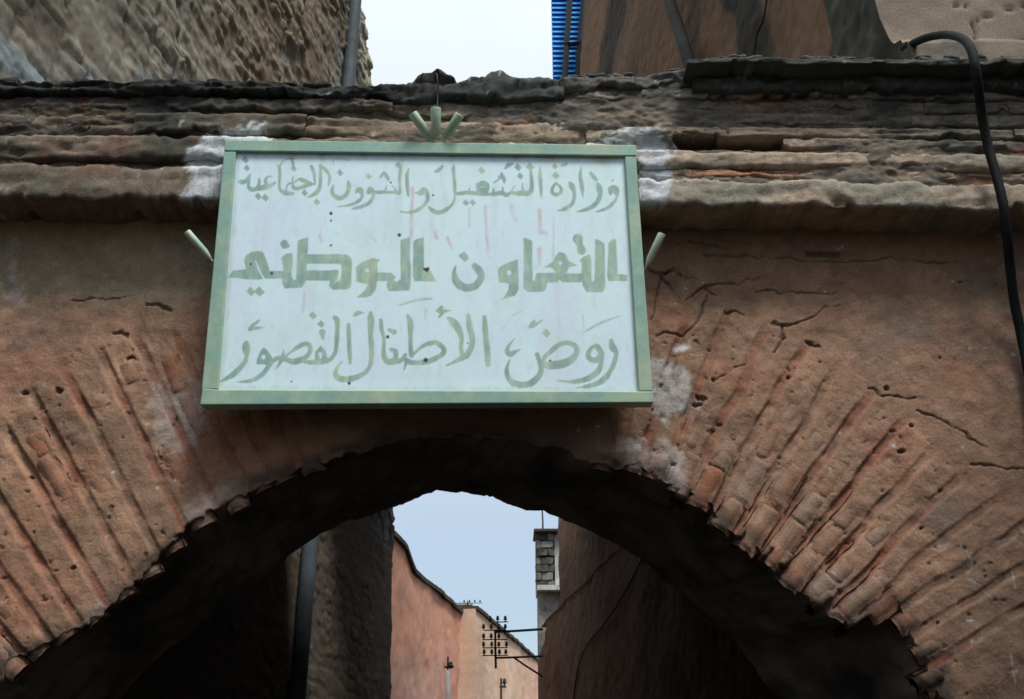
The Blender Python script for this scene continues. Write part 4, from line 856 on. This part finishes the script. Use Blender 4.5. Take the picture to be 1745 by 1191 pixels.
def oc(P, px, py):
    a = fbm(P, .7, 4, 3.0, (1, 1, .6)); b = fbm(P, 2.5, 4, 9.0, (1, 1, .5)); c = fbm(P, 9, 3, 1.0)
    c0 = np.broadcast_to(np.array([.60, .30, .20]), P.shape).copy(); c0 = mix(c0, (.68, .40, .27), sm(-.1, .4, a)); c0 = mix(c0, (.50, .25, .185), sm(.0, .5, b)*.6); c0 = mix(c0, (.45, .26, .22), sm(1060, 1180, py+30*b)*.5)
    return c0*(1+.12*c)[..., None]
def pcf(P, px, py):
    a = fbm(P, .7, 4, 33.0, (1, 1, .6)); b = fbm(P, 2.5, 4, 39.0, (1, 1, .5)); c = fbm(P, 9, 3, 1.0)
    c0 = np.broadcast_to(np.array([.66, .46, .33]), P.shape).copy(); c0 = mix(c0, (.60, .40, .27), sm(-.1, .4, a)); c0 = mix(c0, (.66, .38, .27), sm(870, 915, px)*.7); c0 = mix(c0, (.52, .36, .27), sm(.1, .5, b)*.4)
    return c0*(1+.1*c)[..., None]
AG = R(9.0)
PA = np.array([-2.0, CAM[1]+16.5, 0.0])
far_wall('orange_wall', 'long orange rendered wall with dark coping, nearer of the two beyond the arch', PA, AG, [(600, 880), (640, 893), (668, 912), (688, 932), (697, 958), (703, 974), (716, 987), (745, 1008), (770, 1030), (794, 1053), (820, 1075)], 0, 0, oc)
nA = np.array([math.cos(AG), -math.sin(AG), 0]); q = onP(803., 1040., PA, nA)
PB_ = np.array([q[0], q[1], 0])+nA*.32
def shift(px_, py_): return px_
far_wall('pale_orange_wall', 'paler peach wall with sloping dark coping, behind the insulator rack', PB_, AG, [(809, 1037), (825, 1050), (850, 1070), (880, 1095), (915, 1126), (960, 1168), (1010, 1215)], 0, 0, pcf)

# pale pier with small insulators between the two walls
YP = CAM[1]+27; pr = thing('roof_pier', onY(794, 1060, YP)*np.array([1, 1, 0]), 'small pale masonry pier behind the notch between the two orange walls', 'pier')
a = onY(783., 1031., YP); b = onY(802., 1060., YP); V, fs = boxv(((a[0]+b[0])/2, YP+.2, a[2]/2), (b[0]-a[0], .4, a[2])); mesh('pier_shaft', V, fs, M_PALE, pr, smooth=False)
V, fs = boxv(((a[0]+b[0])/2, YP+.2, a[2]+.03), (b[0]-a[0]+.08, .48, .06)); mesh('cap', V, fs, M_PALE, pr, smooth=False)

def insul(parent, c, r, hgt):
    path = [c+np.array([0, 0, hgt*k]) for k in (0, .25, .3, .5, .55, .85, 1)]; V, fs = tube(path, r, 10, [r*.35, r*.35, r, r*.9, r*.7, r*.75, r*.3]); return mesh('insulator', V, fs, M_IRON, parent)
def rack(name, label, Y, post, arms, cols, scale=1.0, br=(), grp=None):
    th = thing(name, onY(post[0][0], post[0][1], Y), label, 'insulator rack', grp)
    q = onY(np.array([p[0] for p in post], float), np.array([p[1] for p in post], float), Y); V, fs = tube(q, .02*scale, 6); mesh('post', V, fs, M_IRON, th, smooth=False)
    for (xa, xb, y, xx) in arms:
        q = onY(np.array([xa, xb], float), np.array([y, y-.5], float), Y-.03); V, fs = tube(q, .009*scale, 6); am_ = mesh('crossarm', V, fs, M_IRON, th, smooth=False)
        for x in xx: insul(am_, onY(x, y-1, Y-.03), .030*scale, .085*scale)
    for pts, r in br:
        q = np.array([onY(a, b, Y+c) for a, b, c in pts]); V, fs = tube(q, r, 6); mesh('bracket_arm', V, fs, M_IRON, th, smooth=False)
    return th
YR = CAM[1]+15.6
rack('insulator_rack', 'dark iron bracket rack of small insulators reaching from the right wall into the alley', YR, [(844, 1074), (844, 1095), (845, 1139)],
     [(845, 866, 1060, (835, 848, 861)), (824, 862, 1074, (824, 837, 849, 861)), (822, 865, 1090, (824, 837, 850)), (822, 865, 1104, (824, 838, 850, 863)), (822, 866, 1117, (825, 838, 851, 862))], 0, 1.0,
     [([(844, 1077, 0), (880, 1075, 0), (925, 1072, 0)], .02), ([(845, 1121, 0), (880, 1120, 0), (925, 1118, 0)], .017), ([(875, 1120, 0), (895, 1134, 0), (925, 1153, 0)], .016)])
rack('small_insulator_rack', 'tiny far insulator rack sticking up above the pale pier', YP-.1, [(797, 1024), (797, 1040)], [(770, 822, 1028, (791, 800, 809, 818))], 0, .9)
# poles in front of the far walls
def pole(name, label, s, pts, r, mat, head=None):
    Y = CAM[1]+s; top_ = onY(pts[0][0], pts[0][1], Y); base = np.array([onY(pts[1][0], pts[1][1], Y)[0], Y, 0.0])
    th = thing(name, base, label, 'pole', 'wire poles in the alley beyond the arch'); V, fs = tube([base, base*.5+top_*.5, top_], r, 10, [r*1.1, r, r*.85]); mesh('shaft', V, fs, mat, th)
    if head: head(th, top_)
def h1(th, t):
    V, fs = tube([t-np.array([0, 0, .05]), t+np.array([0, 0, .22])], .02, 6); mesh('spike', V, fs, M_IRON, th); insul(th, t+np.array([.05, 0, .02]), .045, .12); V, fs = boxv(t+np.array([.02, 0, .05]), (.16, .03, .03)); mesh('crossarm', V, fs, M_IRON, th)
def h2(th, t): insul(th, t+np.array([.06, 0, -.12]), .04, .12); V, fs = boxv(t+np.array([.03, 0, -.14]), (.12, .03, .03)); mesh('crossarm', V, fs, M_IRON, th)
pole('wire_pole', 'pale grey pole with dark spiked head against the nearer orange wall', 17.5, [(763, 1142), (767, 1191)], .045, M_PALE, h1)
pole('wire_pole', 'thin dark pole against the paler peach wall below the insulator rack', 18.5, [(854, 1156), (855, 1191)], .024, M_IRON, h2)

# grey block tower on the right
sT = 21.0; YT = CAM[1]+sT
tw = thing('block_tower', onY(935, 905, YT)*np.array([1, 1, 0]), 'weathered grey concrete block tower above the dark right wall, seen through the arch', 'tower')
xa = onY(912., 905., YT)[0]; xm = onY(944., 905., YT)[0]; xb_ = onY(985., 905., YT)[0]; zt = onY(912., 907., YT)[2]; zl = onY(912., 1003., YT)[2]
V, fs = boxv(((xa+xb_)/2+.02, YT+.5, (zl)/2), (xb_-xa-.06, .9, zl-.02)); mesh('shaft', V, fs, M_BLOCK, tw, smooth=False)
V, fs = boxv(((xm+xb_)/2, YT+.5, (zl+zt)/2), (xb_-xm-.02, .86, zt-zl-.04)); mesh('pale_panel', V, fs, M_PALE, tw, smooth=False)
V, fs = boxv(((xa+xm)/2, YT+.55, (zl+zt)/2), (xm-xa-.04, .8, zt-zl-.06)); mesh('core', V, fs, M_BLOCK, tw, smooth=False)
nrow = 7; rh = (zt-zl)/nrow
for r_ in range(nrow):
    xx = xa; sh = (.12 if r_ % 2 else .26)
    while xx < xm-.03:
        e = min(xx+sh, xm); sh = .26
        if e-xx > .03:
            V, fs = boxv(((xx+e)/2+random.uniform(-.008, .008), YT+.1+random.uniform(-.02, .02), zl+rh*(r_+.5)+random.uniform(-.006, .006)), (e-xx-.012, .2, rh-.014))
            V = V + np.random.default_rng(int(xx*1000)+r_).uniform(-.016, .016, V.shape)*np.array([1, 1.6, .7]); o = mesh('brick', V, fs, random.choice([M_BLOCK, M_BLOCK, M_SLAB]), tw, smooth=False); bb = o.modifiers.new('bevel', 'BEVEL'); bb.width = .012; bb.segments = 2
        xx = e
V, fs = boxv(((xa+xb_)/2, YT+.35, zt+.02), (xb_-xa+.06, 1.0, .05)); mesh('coping_slab', V, fs, M_COPING, tw, smooth=False)
V, fs = boxv(((xa+xb_)/2+.03, YT+.3, zl-.01), (xb_-xa+.02, 1.0, .1)); mesh('ledge', V, fs, M_PALE, tw, smooth=False)
at = thing('antenna', onY(925, 905, YT), 'thin dark antenna rod standing on the grey block tower', 'antenna')
q = onY(np.array([925., 925., 924.]), np.array([905., 890., 868.]), YT+.3); V, fs = tube(q, .02, 6); mesh('rod', V, fs, M_IRON, at)
